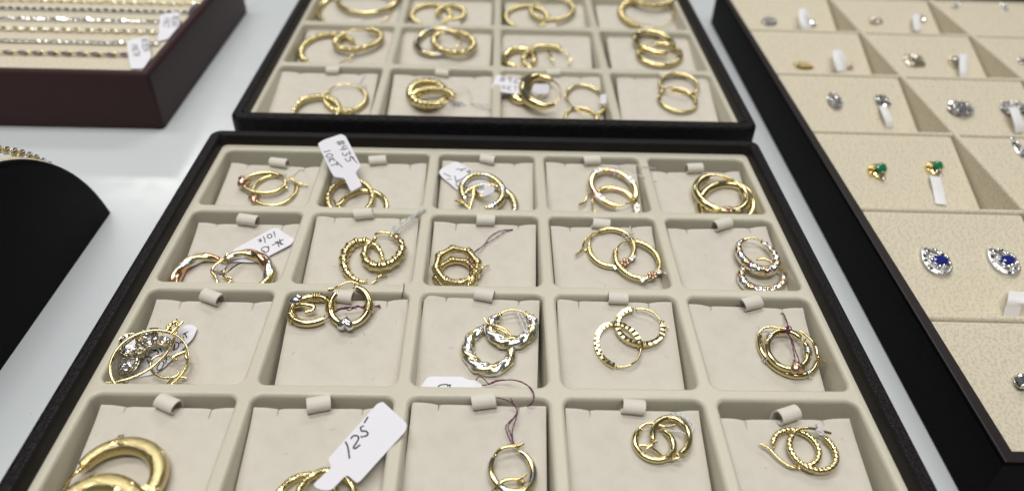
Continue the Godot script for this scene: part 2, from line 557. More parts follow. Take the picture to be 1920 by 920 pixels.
func pad(label: String, cx: float, z_back: float, turn: float, width: float, length: float, y_back: float, slope: float, sd: int, tab_x: float, tab_lift: float, tab_turn: float, curl := 0.5) -> void:
	var t := thing("earring_pad", label, "earring pad", Vector3(cx, y_back, z_back))
	t.rotation.y = turn
	var r := RandomNumberGenerator.new()
	r.seed = sd
	var hw := width / 2
	var sl := [-0.60 * hw + r.randf_range(-0.7, 0.7), 0.62 * hw + r.randf_range(-0.7, 0.7)]
	var depth := [r.randf_range(2.0, 3.9), r.randf_range(2.0, 3.9)]
	var xs := []
	for k in 27:
		xs.append(-hw + width * k / 26.0)
	for k in 2:
		for e in [-0.55, -0.13, -0.04, 0.04, 0.13, 0.55]:
			xs.append(sl[k] + e)
	xs.sort()
	var zs := [0.0, 0.15, 0.45, 1.0, 1.8, 2.8, 3.8, 4.8, 6.0, 8.0, 11.0, 14.0, 17.0, 20.0, 23.0, 26.0, length - 1.6, length - 0.7, length - 0.2, length]
	var nz := FastNoiseLite.new()
	nz.seed = sd
	nz.frequency = 0.09
	var q := PackedVector3Array()
	var edge := [-0.9, -0.35, 0.0]
	for x in xs:
		for z in zs:
			var y: float = -slope * z
			var e: float = minf(minf(hw - absf(x), z), length - z)
			y -= 0.75 * pow(clampf(1.0 - e / 1.3, 0.0, 1.0), 2.2)
			y += 0.28 * nz.get_noise_2d(x, z * 0.6) * clampf(e / 2.0, 0.0, 1.0)
			y += 0.10 * nz.get_noise_2d(x * 3.0 + 70.0, z * 2.2)* clampf(e / 2.0, 0.0, 1.0) * clampf(1.0 - z / 14.0, 0.0, 1.0)
			var back := clampf(1.0 - z / 7.0, 0.0, 1.0)
			for k in 2:
				var out: float = (x - sl[k]) * (-1.0 if k == 0 else 1.0)
				if out > 0.0:
					y += curl * back * back * smoothstep(0.0, 4.5, out)
				var near := clampf(1.0 - absf(out) / 1.6, 0.0, 1.0)
				y -= 0.32 * near * back
				if absf(out) < 0.06 and z < depth[k]:
					y -= 0.8 * (1.0 - 0.6 * z / depth[k])
			q.append(Vector3(x, y, z))
	var s := Shape.new()
	var nu := xs.size()
	var nv := zs.size()
	# front, back and side walls join the top to the bottom
	s.grid(flip_grid(q, nu, nv), nu, nv)
	var ring := PackedVector3Array()
	for i in nu:
		ring.append(q[i * nv + nv - 1])
	for j in range(nv - 2, -1, -1):
		ring.append(q[(nu - 1) * nv + j])
	for i in range(nu - 2, -1, -1):
		ring.append(q[i * nv])
	for j in range(1, nv - 1):
		ring.append(q[j])
	var wall := PackedVector3Array()
	for p in ring:
		wall.append(Vector3(p.x * 0.985, -8.0 - slope * p.z * 0.6, p.z))
		wall.append(p)
	s.grid(wall, ring.size(), 2, true, false)
	local_part("cushion", s, M.pad, t)
	# the folded pull tab behind the back edge
	var c := spline(PackedVector3Array([Vector3(0, -5.0, -1.0), Vector3(0, -1.5, -1.7), Vector3(0, 0.8 + 0.3 * tab_lift, -1.9), Vector3(0, 2.1 + tab_lift, -0.9), Vector3(0, 2.3 + tab_lift, 0.9), Vector3(0, 1.3 + tab_lift * 0.8, 2.1), Vector3(0, 0.1 + tab_lift * 0.3, 1.6), Vector3(0, -0.1, 0.3)]), 5)
	var g := Shape.new()
	var wd := 3.0 + r.randf_range(-0.2, 0.3)
	var bs := Basis(Vector3.UP, tab_turn)
	var skew := r.randf_range(-0.25, 0.25)
	for side in 2:
		var gq := PackedVector3Array()
		for i in c.size():
			var tg := (c[mini(i + 1, c.size() - 1)] - c[maxi(i - 1, 0)]).normalized()
			var nn := Vector3(0, tg.z, -tg.y) * (0.22 if side == 0 else -0.22)
			for e in [-1.0, -0.5, 0.0, 0.5, 1.0]:
				gq.append(bs * (c[i] + nn + Vector3(e * wd + skew * (c[i].y), 0, 0)) + Vector3(tab_x, 0, 0))
		g.grid(gq if side == 1 else flip_grid(gq, c.size(), 5), c.size(), 5)
	for e in [-1.0, 1.0]:
		var eq := PackedVector3Array()
		for i in c.size():
			var tg := (c[mini(i + 1, c.size() - 1)] - c[maxi(i - 1, 0)]).normalized()
			var nn := Vector3(0, tg.z, -tg.y) * 0.22
			for k in [-1.0, 1.0]:
				eq.append(bs * (c[i] + nn * k + Vector3(e * wd + skew * (c[i].y), 0, 0)) + Vector3(tab_x, 0, 0))
		g.grid(eq if e > 0 else flip_grid(eq, c.size(), 2), c.size(), 2)
	local_part("pull_tab", g, M.ribbon, t)

func flip_grid(q: PackedVector3Array, nu: int, nv: int) -> PackedVector3Array:
	var o := PackedVector3Array()
	for i in range(nu - 1, -1, -1):
		for j in nv:
			o.append(q[i * nv + j])
	return o

func build_main_tray() -> void:
	tray("black leatherette tray nearest the viewer with twenty cream compartments of hoop earrings", Vector3.ZERO, 0.0, 106.3, -85.4, 128.0, [-100.6, -60, -20, 20, 60, 100.6], [-78.9, -39.69, 0, 39.69, 79.4, 119.0])
	pad("cream pad under the slim hoops with a copper-coloured heart, nearest tray", -78.90, -70.88, -0.0527, 34.7, 28.70, 18.50, 0.20, 111, 1.26, 0.00, -0.12)
	pad("cream pad under the back row hoops with the upright tag, nearest tray", -40.20, -73.12, 0.0090, 34.7, 30.94, 18.95, 0.20, 112, -0.96, 0.10, 0.15)
	pad("cream pad under the diamond-cut hoops lying on a tag, nearest tray", 0.48, -74.65, -0.0181, 34.7, 32.47, 19.25, 0.20, 113, 0.16, 0.00, -0.24)
	pad("cream pad under the tricolour hoops tied with white thread, nearest tray", 40.07, -74.97, -0.0079, 34.7, 32.79, 19.32, 0.20, 114, 0.35, 0.40, 0.14)
	pad("cream pad under the thick hoops in the back right corner, nearest tray", 79.67, -71.59, 0.0309, 34.7, 29.41, 18.64, 0.20, 115, -0.51, 0.60, 0.07)
	pad("cream pad under the yellow, rose and white swirled hoops, nearest tray", -78.94, -33.74, 0.0028, 34.7, 31.25, 19.01, 0.20, 121, -0.62, 0.60, -0.19)
	pad("cream pad under the bamboo-jointed hoops tied with clear thread, nearest tray", -39.97, -37.49, 0.0027, 34.7, 35.00, 19.76, 0.20, 122, -1.03, 0.40, 0.18)
	pad("cream pad under the ribbed bamboo hoops, nearest tray", 0.13, -35.55, -0.0250, 34.7, 33.06, 19.37, 0.20, 123, 0.02, 0.40, 0.02)
	pad("cream pad under the hoops with rose gold flowers and silver leaves, nearest tray", 39.90, -35.05, 0.0224, 34.7, 32.56, 19.27, 0.20, 124, -0.50, 0.00, -0.13)
	pad("cream pad under the crescent hoops with swirl scrolls, nearest tray", 79.95, -35.34, 0.0617, 34.7, 32.85, 19.33, 0.20, 125, 1.40, 0.60, 0.35)
	pad("cream pad under the hoops set with big clear stones, nearest tray", -79.07, 4.59, -0.0067, 34.7, 32.61, 19.28, 0.20, 131, -0.81, 0.60, -0.40)
	pad("cream pad under the hoops with clasped hands and a silver heart, nearest tray", -39.65, 3.61, 0.0267, 34.7, 33.59, 19.48, 0.20, 132, -1.65, 0.40, -0.17)
	pad("cream pad under the octagonal textured two-tone hoops, nearest tray", -0.11, 2.20, -0.0504, 34.7, 35.00, 19.76, 0.20, 133, 0.60, 0.20, -0.18)
	pad("cream pad under the slim sleeper hoops, nearest tray", 39.93, 2.62, -0.0163, 34.7, 34.58, 19.68, 0.20, 134, 0.99, 0.00, -0.03)
	pad("cream pad under the knotted hoops tied with burgundy thread, nearest tray", 79.74, 3.91, -0.0323, 34.7, 33.29, 19.42, 0.20, 135, 1.49, 0.60, 0.35)
	pad("cream pad under the very thick matte gold hoops, nearest tray", -78.90, 44.05, -0.0185, 34.7, 32.84, 19.33, 0.20, 141, -0.04, 0.20, -0.40)
	pad("cream pad under the hoops with the tag reading 125, nearest tray", -40.20, 43.93, 0.0107, 34.7, 32.96, 19.35, 0.20, 142, -0.84, 0.60, 0.23)
	pad("cream pad under the two-tone hoops hung from long burgundy threads, nearest tray", 0.02, 42.55, -0.0256, 34.7, 34.34, 19.63, 0.20, 143, 1.31, 0.60, 0.19)
	pad("cream pad under the plain tube hoops in the front row, nearest tray", 39.70, 43.57, -0.0104, 34.7, 33.32, 19.42, 0.20, 144, -0.09, 0.10, -0.09)
	pad("cream pad under the rope-twist hoops in the front right corner, nearest tray", 78.90, 45.64, 0.0099, 34.7, 31.25, 19.01, 0.20, 145, 0.28, 0.60, 0.35)

func build_upper_tray() -> void:
	tray("black leatherette tray farther back with large cream compartments, behind the nearest tray", Vector3(3.4, 0, 0), 0.0, 106.3, -302.0, -95.0, [-101.0, -50.5, 0, 50.5, 101.0], [-292.0, -248.0, -201.5, -153.0, -103.2])
	pad("cream pad under the twisted hoops in the front left cell, farther tray", -73.29, -149.14, -0.0089, 44.10, 42.94, 18.60, 0.16, 231, 1.20, 0.20, 0.07)
	pad("cream pad under the chunky twisted hoops, farther tray", -21.14, -148.71, -0.0029, 45.50, 42.51, 18.60, 0.16, 232, -0.27, 0.20, -0.12)
	pad("cream pad under the hoops with a wide written tag, farther tray", 28.95, -151.46, -0.0400, 45.50, 45.26, 18.60, 0.16, 233, 0.06, 0.20, 0.18)
	pad("cream pad under the slim plain hoops in the front right cell, farther tray", 80.83, -152.20, -0.0263, 43.00, 46.00, 18.60, 0.16, 234, 0.94, 0.20, 0.08)
	pad("cream pad under the wide textured hoops in the middle row, farther tray", -72.03, -205.70, -0.0066, 44.10, 46.00, 18.60, 0.16, 221, 2.42, 0.20, 0.19)
	pad("cream pad under the angular hoops in the middle row, farther tray", -22.01, -205.70, -0.0167, 45.50, 46.00, 18.60, 0.16, 222, 3.03, 0.20, 0.16)
	pad("cream pad under the flat hoops in the middle row, farther tray", 29.14, -205.70, -0.0400, 45.50, 46.00, 18.60, 0.16, 223, 1.46, 0.20, -0.08)
	pad("cream pad under the plain round tube hoops in the middle row, farther tray", 81.46, -205.70, 0.0113, 43.00, 46.00, 18.60, 0.16, 224, -0.11, 0.20, -0.06)
	pad("cream pad under the largest plain hoops at the back, farther tray", -72.95, -257.00, -0.0134, 44.10, 44.00, 18.60, 0.16, 211, -2.13, 0.20, -0.17)
	pad("cream pad under the beaded hoops at the back left of centre, farther tray", -22.10, -257.00, -0.0079, 45.50, 44.00, 18.60, 0.16, 212, 0.62, 0.20, -0.20)
	pad("cream pad under the beaded hoops at the back right of centre, farther tray", 30.15, -257.00, 0.0071, 45.50, 44.00, 18.60, 0.16, 213, -0.97, 0.20, -0.08)
	pad("cream pad under the orange gold hoops at the back right, farther tray", 80.30, -257.00, 0.0127, 43.00, 44.00, 18.60, 0.16, 214, -0.12, 0.20, -0.07)

# ---------------------------------------------------------------- the box of stud earrings on the right
const RB := Vector3(128.2, 0, 60.5)     # its front left corner
const RB_TURN := -0.0125
const RB_X := [4.3, 64.6, 123.4, 182.2]
const RB_Z := [-4.3, -52.5, -108.0, -162.9, -217.0, -269.0, -319.5]   # lines between the rows of slopes, front to back
const RAMP_FALL := 0.33

func build_right_box() -> void:
	var t := thing("stud_box", "dark brown box on the right with sloping beige leatherette compartments for stud earrings", "display box", RB)
	t.rotation.y = RB_TURN
	var hx := 96.0
	var z1 := -325.5
	var loop := round_rect(hx, z1 / 2, hx, -z1 / 2, 1.2, 4, 3)
	var s := Shape.new()
	sweep(s, miter_rect(hx, z1 / 2, hx, -z1 / 2), [Vector2(0.3, 0.3), Vector2(0, 0.8), Vector2(0, 20.3), Vector2(0.2, 20.75), Vector2(0.55, 20.98)], false, true)
	lid(s, loop, 0.3, 0.3, false)
	local_part("wall", s, M.black_wall, t)
	var r := Shape.new()
	sweep(r, miter_rect(hx, z1 / 2, hx, -z1 / 2), [Vector2(0.53, 21.0), Vector2(0.9, 21.08), Vector2(3.4, 21.08), Vector2(3.85, 20.9), Vector2(4.1, 20.5), Vector2(4.2, 19.8), Vector2(4.2, 2)], false, true)
	local_part("rim", r, M.brown_rim, t)
	var f := Shape.new()
	f.quad(Vector3(4, 2.0, -4), Vector3(188, 2.0, -4), Vector3(188, 2.0, z1 + 4), Vector3(4, 2.0, z1 + 4))
	local_part("floor", f, M.foam, t)
	for i in 3:
		for j in 6:
			var x0: float = RB_X[i] + (0.1 if i == 0 else 1.3)
			var x1: float = RB_X[i + 1] - 2.0
			local_part("ramp", ramp_shape(x0, x1, RB_Z[j + 1] + 1.2, RB_Z[j] - 1.2 if j > 0 else RB_Z[j]), M.ramp, t)
	for k in [1, 2]:
		var q := Shape.new()
		bead_strip(q, Vector3(RB_X[k], 0, RB_Z[0]), Vector3(RB_X[k], 0, RB_Z[6]), 1.15, 20.9)
		local_part("divider", q, M.ramp, t)
	for j in [1, 2, 3, 4, 5, 6]:
		for i in 3:
			var q := Shape.new()
			bead_strip(q, Vector3(RB_X[i] + (0.0 if i == 0 else 1.15), 0, RB_Z[j]), Vector3(RB_X[i + 1] - 1.15, 0, RB_Z[j]), 1.1, 20.4)
			local_part("cross_divider", q, M.ramp, t)

# an upright padded strip with a rounded top
func bead_strip(s: Shape, a: Vector3, b: Vector3, hw: float, top: float) -> void:
	var d := (b - a).normalized()
	var side := Vector3(-d.z, 0, d.x)
	var q := PackedVector3Array()
	for k in 2:
		var o := a if k == 0 else b
		q.append(o + side * hw + Vector3(0, 2, 0))
		for i in 9:
			var w := PI * i / 8.0
			q.append(o + side * hw * cos(w) + Vector3(0, top - hw + hw * sin(w), 0))
		q.append(o - side * hw + Vector3(0, 2, 0))
	s.grid(flip_grid(q, 2, 11), 2, 11)

func ramp_shape(x0: float, x1: float, zb: float, zf: float) -> Shape:
	var s := Shape.new()
	var q := PackedVector3Array()
	var prof := PackedVector2Array()      # (z, y) from the back over the top to the front
	prof.append(Vector2(zb, 2.0))
	prof.append(Vector2(zb, 18.2))
	for i in range(1, 6):
		var w := PI / 2 * 0.8 * i / 5.0
		prof.append(Vector2(zb + 1.6 - 1.6 * cos(w), 18.2 + 1.7 * sin(w)))
	var n := 14
	var top := prof[prof.size() - 1]
	for i in range(1, n + 1):
		var f := float(i) / n
		prof.append(Vector2(lerpf(top.x, zf, f), lerpf(top.y, top.y - RAMP_FALL * (zf - top.x), f)))
	prof.append(Vector2(zf, 1.0))
	var xs := [x0, x0 + 0.12, x0 + 0.5, x0 + 1.2]
	for i in range(1, 8):
		xs.append(lerpf(x0 + 1.2, x1 - 1.2, i / 8.0))
	xs.append_array([x1 - 1.2, x1 - 0.5, x1 - 0.12, x1])
	for x in xs:
		var e: float = minf(x - x0, x1 - x)
		var drop := 1.1 * pow(clampf(1.0 - e / 1.2, 0, 1), 2.0)
		for p in prof:
			q.append(Vector3(x, p.y - drop, p.x))
	s.grid(flip_grid(q, xs.size(), prof.size()), xs.size(), prof.size())
	for x in [x0, x1]:
		for i in prof.size() - 1:
			var a := Vector3(x, prof[i].y - 1.1, prof[i].x)
			var b := Vector3(x, prof[i + 1].y - 1.1, prof[i + 1].x)
			if x == x1:
				s.quad(a, Vector3(x, 0.5, a.z), Vector3(x, 0.5, b.z), b)
			else:
				s.quad(a, b, Vector3(x, 0.5, b.z), Vector3(x, 0.5, a.z))
	return s

# ---------------------------------------------------------------- the box of bracelets at the back left
func build_left_box() -> void:
	var t := thing("bracelet_box", "maroon box at the back left, lined in beige, with jewelled bracelets laid across it", "display box", Vector3(-145.4, 0, -126.4))
	var hx := 95.0
	var hz := 69.5
	var loop := round_rect(-hx, -hz, hx, hz, 1.6, 5, 3)
	var s := Shape.new()
	sweep(s, loop, [Vector2(0.5, 0.5), Vector2(0, 1.0), Vector2(0, 24.8), Vector2(0.25, 25.9), Vector2(0.9, 26.75), Vector2(1.55, 26.97)])
	sweep(s, miter_rect(-hx, -hz, hx, hz), [Vector2(1.5, 26.96), Vector2(2.2, 27.0), Vector2(3.4, 27.0), Vector2(3.8, 26.85), Vector2(4.05, 26.5), Vector2(4.1, 26.0), Vector2(4.1, 20)], false, true)
	lid(s, loop, 0.5, 0.5, false)
	local_part("case", s, M.maroon, t)
	var inner := round_rect(-hx, -hz, hx - 4.15, hz - 4.15, 1.0, 3, 8)
	var f := Shape.new()
	sweep(f, inner, [Vector2(0, 21), Vector2(0.05, 24.6), Vector2(0.3, 25.3), Vector2(0.9, 25.6)])
	lid(f, inner, 0.9, 25.6)
	local_part("lining", f, M.ramp, t)

# ---------------------------------------------------------------- the half-round bracelet stand on the left
func build_cuff() -> void:
	var t := thing("bracelet_stand", "half-round bracelet stand with a black end cap and beige sleeve at the left edge", "bracelet stand")
	var cy := -18.0
	var cz := 5.0
	var r := 72.0
	var a0 := 1.318
	var s := Shape.new()
	var q := PackedVector3Array()
	var n := 48
	var rims := [Vector2(-150.0, 0.0), Vector2(-145.4, 0.0), Vector2(-144.3, -0.25), Vector2(-143.7, -0.9), Vector2(-143.5, -1.8)]
	for i in n + 1:
		var a := lerpf(-a0, a0, float(i) / n)
		for w in rims:
			q.append(Vector3(w.x, cy + (r + w.y) * cos(a), cz + (r + w.y) * sin(a)))
	s.grid(flip_grid(q, n + 1, rims.size()), n + 1, rims.size())
	var ring := PackedVector3Array()
	for i in n + 1:
		var a := lerpf(a0, -a0, float(i) / n)
		ring.append(Vector3(-143.5, cy + (r - 1.8) * cos(a), cz + (r - 1.8) * sin(a)))
	s.fan(ring, Vector3(-143.5, 20, cz))
	put("end_cap", s, M.cap, t)
	var v := Shape.new()
	var vq := PackedVector3Array()
	for i in n + 1:
		var a := lerpf(-a0, a0, float(i) / n)
		for w in [Vector2(-260, 0.6), Vector2(-200, 0.6), Vector2(-147.0, 0.6), Vector2(-146.0, 0.5), Vector2(-145.6, 0.0)]:
			vq.append(Vector3(w.x, cy + (r + w.y) * cos(a), cz + (r + w.y) * sin(a)))
	v.grid(flip_grid(vq, n + 1, 5), n + 1, 5)
	put("sleeve", v, M.ramp, t)

# ---------------------------------------------------------------- hoops
const GOLD := Color(0.70, 0.60, 0.325)
const PALE := Color(0.72, 0.64, 0.39)
const ROSE := Color(0.62, 0.44, 0.33)
const WHITE := Color(0.82, 0.81, 0.79)
const GREY := Color(0.50, 0.49, 0.47)

func v3(a: Array) -> Vector3:
	return Vector3(a[0], a[1], a[2])

func tri_wave(x: float) -> float:
	return absf(fposmod(x, 1.0) * 2.0 - 1.0)

# radius outwards and upwards, and colour, of one point of a hoop: f along it, s the length so far, a round the section, i and j its numbers
func section(style: String, r: float, f: float, s: float, a: float, i: int, j: int, t: float) -> Array:
	var c := GOLD
	var k := r
	var e := sin(PI * clampf(f, 0.0, 1.0))
	match style:
		"plain":
			pass
		"engraved":
			k *= 1.0 + 0.03 * sin(s * 8.0 + a * 2.0) * clampf(sin(a) + 0.5, 0.0, 1.0)
		"ridged":
			k *= 1.0 + 0.20 * absf(sin(s * PI / 1.15)) * (0.5 + 0.5 * sin(a)) - 0.08
		"cut":
			var row := 1.0 if cos(a - 1.1) > 0.0 else -1.0
			k *= 0.86 + 0.28 * absf(sin(s * PI / 1.45 + (PI / 2 if row > 0.0 else 0.0))) * absf(sin((a - 1.1) * 1.0 + PI / 2 + PI / 2))
			c = WHITE if int(s / 1.45) % 7 < 2 else PALE
		"square":
			var x := clampf(cos(a) * 1.5, -1, 1)
			var y := clampf(sin(a) * 1.5, -1, 1)
			var cut := 0.0
			if cos(a) > -0.2:
				cut = (0.16 if (i + int(signf(sin(a)))) % 2 == 0 else -0.04)
			return [Vector2(x * (1.0 - cut * 0.6), y * (1.0 - cut)) * r, PALE if i % 2 else GOLD]
		"bamboo":
			k *= lerpf(0.45, 1.05, pow(e, 0.8))
			var w := fposmod(s, 2.7) - 1.35
			k *= 0.82 + 0.21 * exp(-w * w / 0.34) - 0.08 * exp(-(absf(w) - 0.8) * (absf(w) - 0.8) / 0.06)
			c = PALE
		"ribbed":
			k *= 0.80 + 0.30 * pow(absf(cos(t * 4.0)), 5.0) + 0.08 * sin(s * TAU / 0.85)
			c = PALE
		"rope":
			k *= 0.92 + 0.20 * absf(sin(1.5 * a + s * 2.6))
		"rope_coarse":
			k *= lerpf(0.7, 1.1, e) * (0.78 + 0.46 * absf(sin(1.5 * a + s * 1.5)))
		"crescent":
			k *= lerpf(0.42, 1.1, pow(e, 0.9))
		"panels":
			var x := clampf(cos(a) * 1.12, -1, 1)
			var y := clampf(sin(a) * 1.12, -1, 1)
			var q := fposmod(f * 7.0, 1.0)
			c = ROSE if int(f * 7.0) % 3 == 2 and q > 0.3 else GOLD
			return [Vector2(x * 0.95, y * 0.9) * r, c]
		"swirl":
			k *= lerpf(0.5, 1.12, pow(e, 0.8))
			var w := fposmod(a / TAU + s * 0.05, 1.0)
			c = Color(0.66, 0.42, 0.28) if w < 0.45 else (GOLD if w < 0.75 else WHITE)
			k *= 1.0 + 0.09 * cos(w * TAU * 3.0)
			if w >= 0.45:
				k *= 1.0 + 0.06 * sin(s * 7.0 + 4.0 * a) * sin(s * 5.3 - 3.0 * a)
		"scroll":
			k *= lerpf(0.42, 1.15, pow(e, 0.85))
			var up := clampf(sin(a) * 1.3, 0.0, 1.0)
			k *= 1.0 + 0.15 * up * sin(s * TAU / 2.3 + 1.3 * cos(a)) * cos(a * 1.2 - 1.3) + 0.05 * up * sin(s * TAU / 0.8)
			var w := fposmod(s / 5.7, 1.0)
			c = GOLD if sin(a) < -0.15 else (ROSE if w < 0.22 else (PALE if w > 0.8 else WHITE))
		"octagon":
			k *= lerpf(0.62, 1.08, pow(e, 0.7))
			var w := fposmod((a - s * 0.42) / TAU * 4.0, 4.0)
			c = WHITE if int(w) % 2 == 0 else PALE
			k *= 0.90 + 0.17 * absf(cos((a - s * 0.42) * 2.0 + PI / 4.0))
			return [Vector2(cos(a) * 1.15, sin(a) * 0.9) * k, c]
		"two_tone":
			k *= lerpf(0.6, 1.08, pow(e, 0.8))
			var w := fposmod(s * 0.11 + a / TAU, 1.0)
			c = GREY if w < 0.42 else GOLD
		"pattern":
			k *= 1.0 + 0.14 * sin(s * 4.2 + 2.0 * a) * sin(s * 3.1 - 3.0 * a + 1.0) + 0.05 * sin(s * 9.0)
		"beads":
			k *= 0.82 + 0.30 * absf(sin(s * PI / 1.5))
		"thick":
			k *= lerpf(0.72, 1.06, pow(e, 0.8))
			k *= 1.0 + 0.018 * clampf(sin(s * 0.75 + 0.6) * 3.0 - 1.2, 0.0, 1.0) * sin(s * 5.0 + a * 4.0) * sin(a * 5.0 - s * 3.5)
	return [Vector2(cos(a), sin(a)) * k, c]

# One hoop earring. c: centre; u, v: half axes; from t0 to t1 round it; hinge: which end holds the ear wire's hinge (0 or 1).
func hoop(label: String, group: String, c: Array, u: Array, v: Array, t0: float, t1: float, hinge: int, style: String, r: float, m: Material, wire := true, bulge := 0.0) -> Dictionary:
	var h := {"c": v3(c), "u": v3(u), "v": v3(v), "t0": t0, "t1": t1, "r": r, "hinge": hinge}
	h.n = h.u.cross(h.v).normalized()
	var node := thing("hoop_earring", label, "earring", h.c, group)
	h.node = node
	var size: float = (h.u.length() + h.v.length()) / 2
	var length := size * (t1 - t0)
	var flat := style == "square"
	var step := 0.30
	var nv := 14
	if style == "cut": step = 0.18; nv = 20
	if style == "square": step = 0.75; nv = 8
	if style == "octagon": nv = 24
	if style == "thick": nv = 24
	if style in ["ribbed", "pattern", "rope", "swirl", "scroll", "engraved", "thick", "octagon"]: step = 0.16
	if style in ["rope", "rope_coarse", "swirl", "scroll"]: nv = 20
	var nu := int(clampf(length / step, 24, 420))
	if style == "plain" or style == "crescent" or style == "two_tone": nu = int(clampf(length / 0.4, 40, 160))
	var q := PackedVector3Array()
	var cols := PackedColorArray()
	var s := 0.0
	var last := Vector3.ZERO
	var ends := []
	for i in nu + 1:
		var f := float(i) / nu
		var t := lerpf(t0, t1, f)
		var p := arc_point(h, t, style)
		var tg := (arc_point(h, t + 0.01, style) - arc_point(h, t - 0.01, style)).normalized()
		if style == "octagon":
			tg = (h.v * cos(t) - h.u * sin(t)).normalized()
		var rad: Vector3 = tg.cross(h.n).normalized()
		if i > 0:
			s += p.distance_to(last)
		last = p
		for j in nv:
			var a := TAU * j / nv
			var o: Array = section(style, r, f, s, a, i, j, t)
			q.append(p + rad * o[0].x + h.n * o[0].y)
			cols.append(o[1])
	var sh := Shape.new()
	sh.grid(q, nu + 1, nv, false, true, flat, cols)
	for e in 2:
		var ring := PackedVector3Array()
		var at := 0 if e == 0 else nu
		for j in nv:
			ring.append(q[at * nv + (j if e == 1 else nv - 1 - j)])
		var t: float = t0 if e == 0 else t1
		var d: Vector3 = (h.v * cos(t) - h.u * sin(t)).normalized() * (-1.0 if e == 0 else 1.0)
		ring.reverse()
		sh.fan(ring, arc_point(h, t, style) + d * r * 0.25, cols[at * nv])
	put("hoop", sh, m, node)
	# knuckle of the hinge, forked catch and ear wire
	var th: float = t0 if hinge == 0 else t1
	var tc: float = t1 if hinge == 0 else t0
	var dirh := -1.0 if hinge == 0 else 1.0
	var fine: Material = M.gold_cut
	var ph := arc_point(h, th + dirh * 0.9 / size, style)
	var ball := Shape.new()
	var rk := clampf(r * 0.62, 0.42, 0.8)
	ball.ball(ph, Vector3.ONE * rk)
	put("hinge", ball, fine, node)
	var pc := arc_point(h, tc - dirh * 0.7 / size, style)
	var out: Vector3 = (pc - h.c).normalized()
	var along: Vector3 = (h.v * cos(tc) - h.u * sin(tc)).normalized() * -dirh
	var fork := Shape.new()
	fork.tube(PackedVector3Array([arc_point(h, tc, style), pc + h.n * 0.1]), 0.34, 6)
	fork.tube(PackedVector3Array([pc, pc + h.n * 0.75 + out * 0.75 + along * 0.5]), 0.22, 6, 0.8)
	fork.tube(PackedVector3Array([pc, pc + h.n * 0.5 - out * 0.75 + along * 0.5]), 0.22, 6, 0.8)
	put("catch", fork, fine, node)
	if wire:
		var w := PackedVector3Array()
		var ta := th + dirh * 0.9 / size
		var tb := tc - dirh * 0.9 / size
		while dirh < 0.0 and tb > ta:
			tb -= TAU
		while dirh > 0.0 and tb < ta:
			tb += TAU
		for i in 17:
			var f := i / 16.0
			w.append(arc_point(h, lerpf(ta, tb, f), "") + h.n * (0.25 + 0.5 * sin(PI * f)) + (arc_point(h, lerpf(ta, tb, f), "") - h.c) * bulge * sin(PI * f))
		w.append(w[16] + (w[16] - w[15]).normalized() * 1.1 + out * 0.5)
		w.append(w[17] + (w[16] - w[15]).normalized() * 0.7 + out * 0.9)
		var ws := Shape.new()
		ws.tube(spline(w, 2), 0.34, 7, 0.9)
		put("ear_wire", ws, fine, node)
	return h

func arc_point(h: Dictionary, t: float, style := "") -> Vector3:
	var k := 1.0
	if style == "octagon" or style == "ribbed":
		var w := fposmod(t, PI / 4) - PI / 8
		k = lerpf(1.0, 0.955 / cos(w), 0.75)
	return h.c + (h.u * cos(t) + h.v * sin(t)) * k

# where a hoop is at fraction f: basis x along it, y up, z outwards
func on_hoop(h: Dictionary, f: float) -> Transform3D:
	var t: float = lerpf(h.t0, h.t1, f)
	var tg: Vector3 = (h.v * cos(t) - h.u * sin(t)).normalized()
	return Transform3D(Basis(tg, h.n, tg.cross(h.n).normalized()), arc_point(h, t))

func extra_wire(h: Dictionary, a: Array, r := 0.34, called := "ear_wire") -> void:
	var s := Shape.new()
	s.tube(spline(pts(a), 5), r, 7, 0.9)
	put(called, s, M.gold_cut, h.node)

# a white brushed panel with an engraved star, let into the top of a square-edged hoop
func star_panel(h: Dictionary, f: float) -> void:
	var size: float = (h.u.length() + h.v.length()) / 2 * (h.t1 - h.t0)
	var s := Shape.new()
	var k := Shape.new()
	var q := PackedVector3Array()
	for i in 7:
		var x := on_hoop(h, f + (i / 6.0 - 0.5) * 3.2 / size)
		for e in [Vector2(-1.02, 0.25), Vector2(-0.98, 0.8), Vector2(-0.7, 0.98), Vector2(0.7, 0.98), Vector2(0.98, 0.8), Vector2(1.02, 0.25)]:
			q.append(x.origin + x.basis.y * h.r * (e.y * 0.95 + 0.03) + x.basis.z * h.r * e.x * 0.99)
	s.grid(flip_grid(q, 7, 6), 7, 6)
	put("white_panel", s, M.white_matte, h.node)
	var c := on_hoop(h, f)
	for i in 4:
		var a := PI * i / 4.0
		var d: Vector3 = (c.basis.x * cos(a) + c.basis.z * sin(a)) * h.r * 0.6
		var o: Vector3 = c.origin + c.basis.y * (h.r * 0.97 + 0.02)
		k.tube(PackedVector3Array([o - d, o + d]), 0.09, 5)
	put("star", k, M.steel, h.node)

# polished leaf-shaped cuts in a brushed hoop
func engraving(h: Dictionary, f: float, size: float) -> void:
	var x := on_hoop(h, f)
	for k in 3:
		var b: Basis = x.basis * Basis(Vector3.RIGHT, 0.35) * Basis(Vector3.UP, k * 2.1 + f * 9.0)
		var d: Vector3 = b.x * size * 0.75
		leaf(h, x.origin + x.basis.y * (h.r * 0.96 - 0.1) + x.basis.z * h.r * 0.25 + d - x.basis.y * absf(d.dot(x.basis.z)) * 0.3, b, size, M.gold_cut)

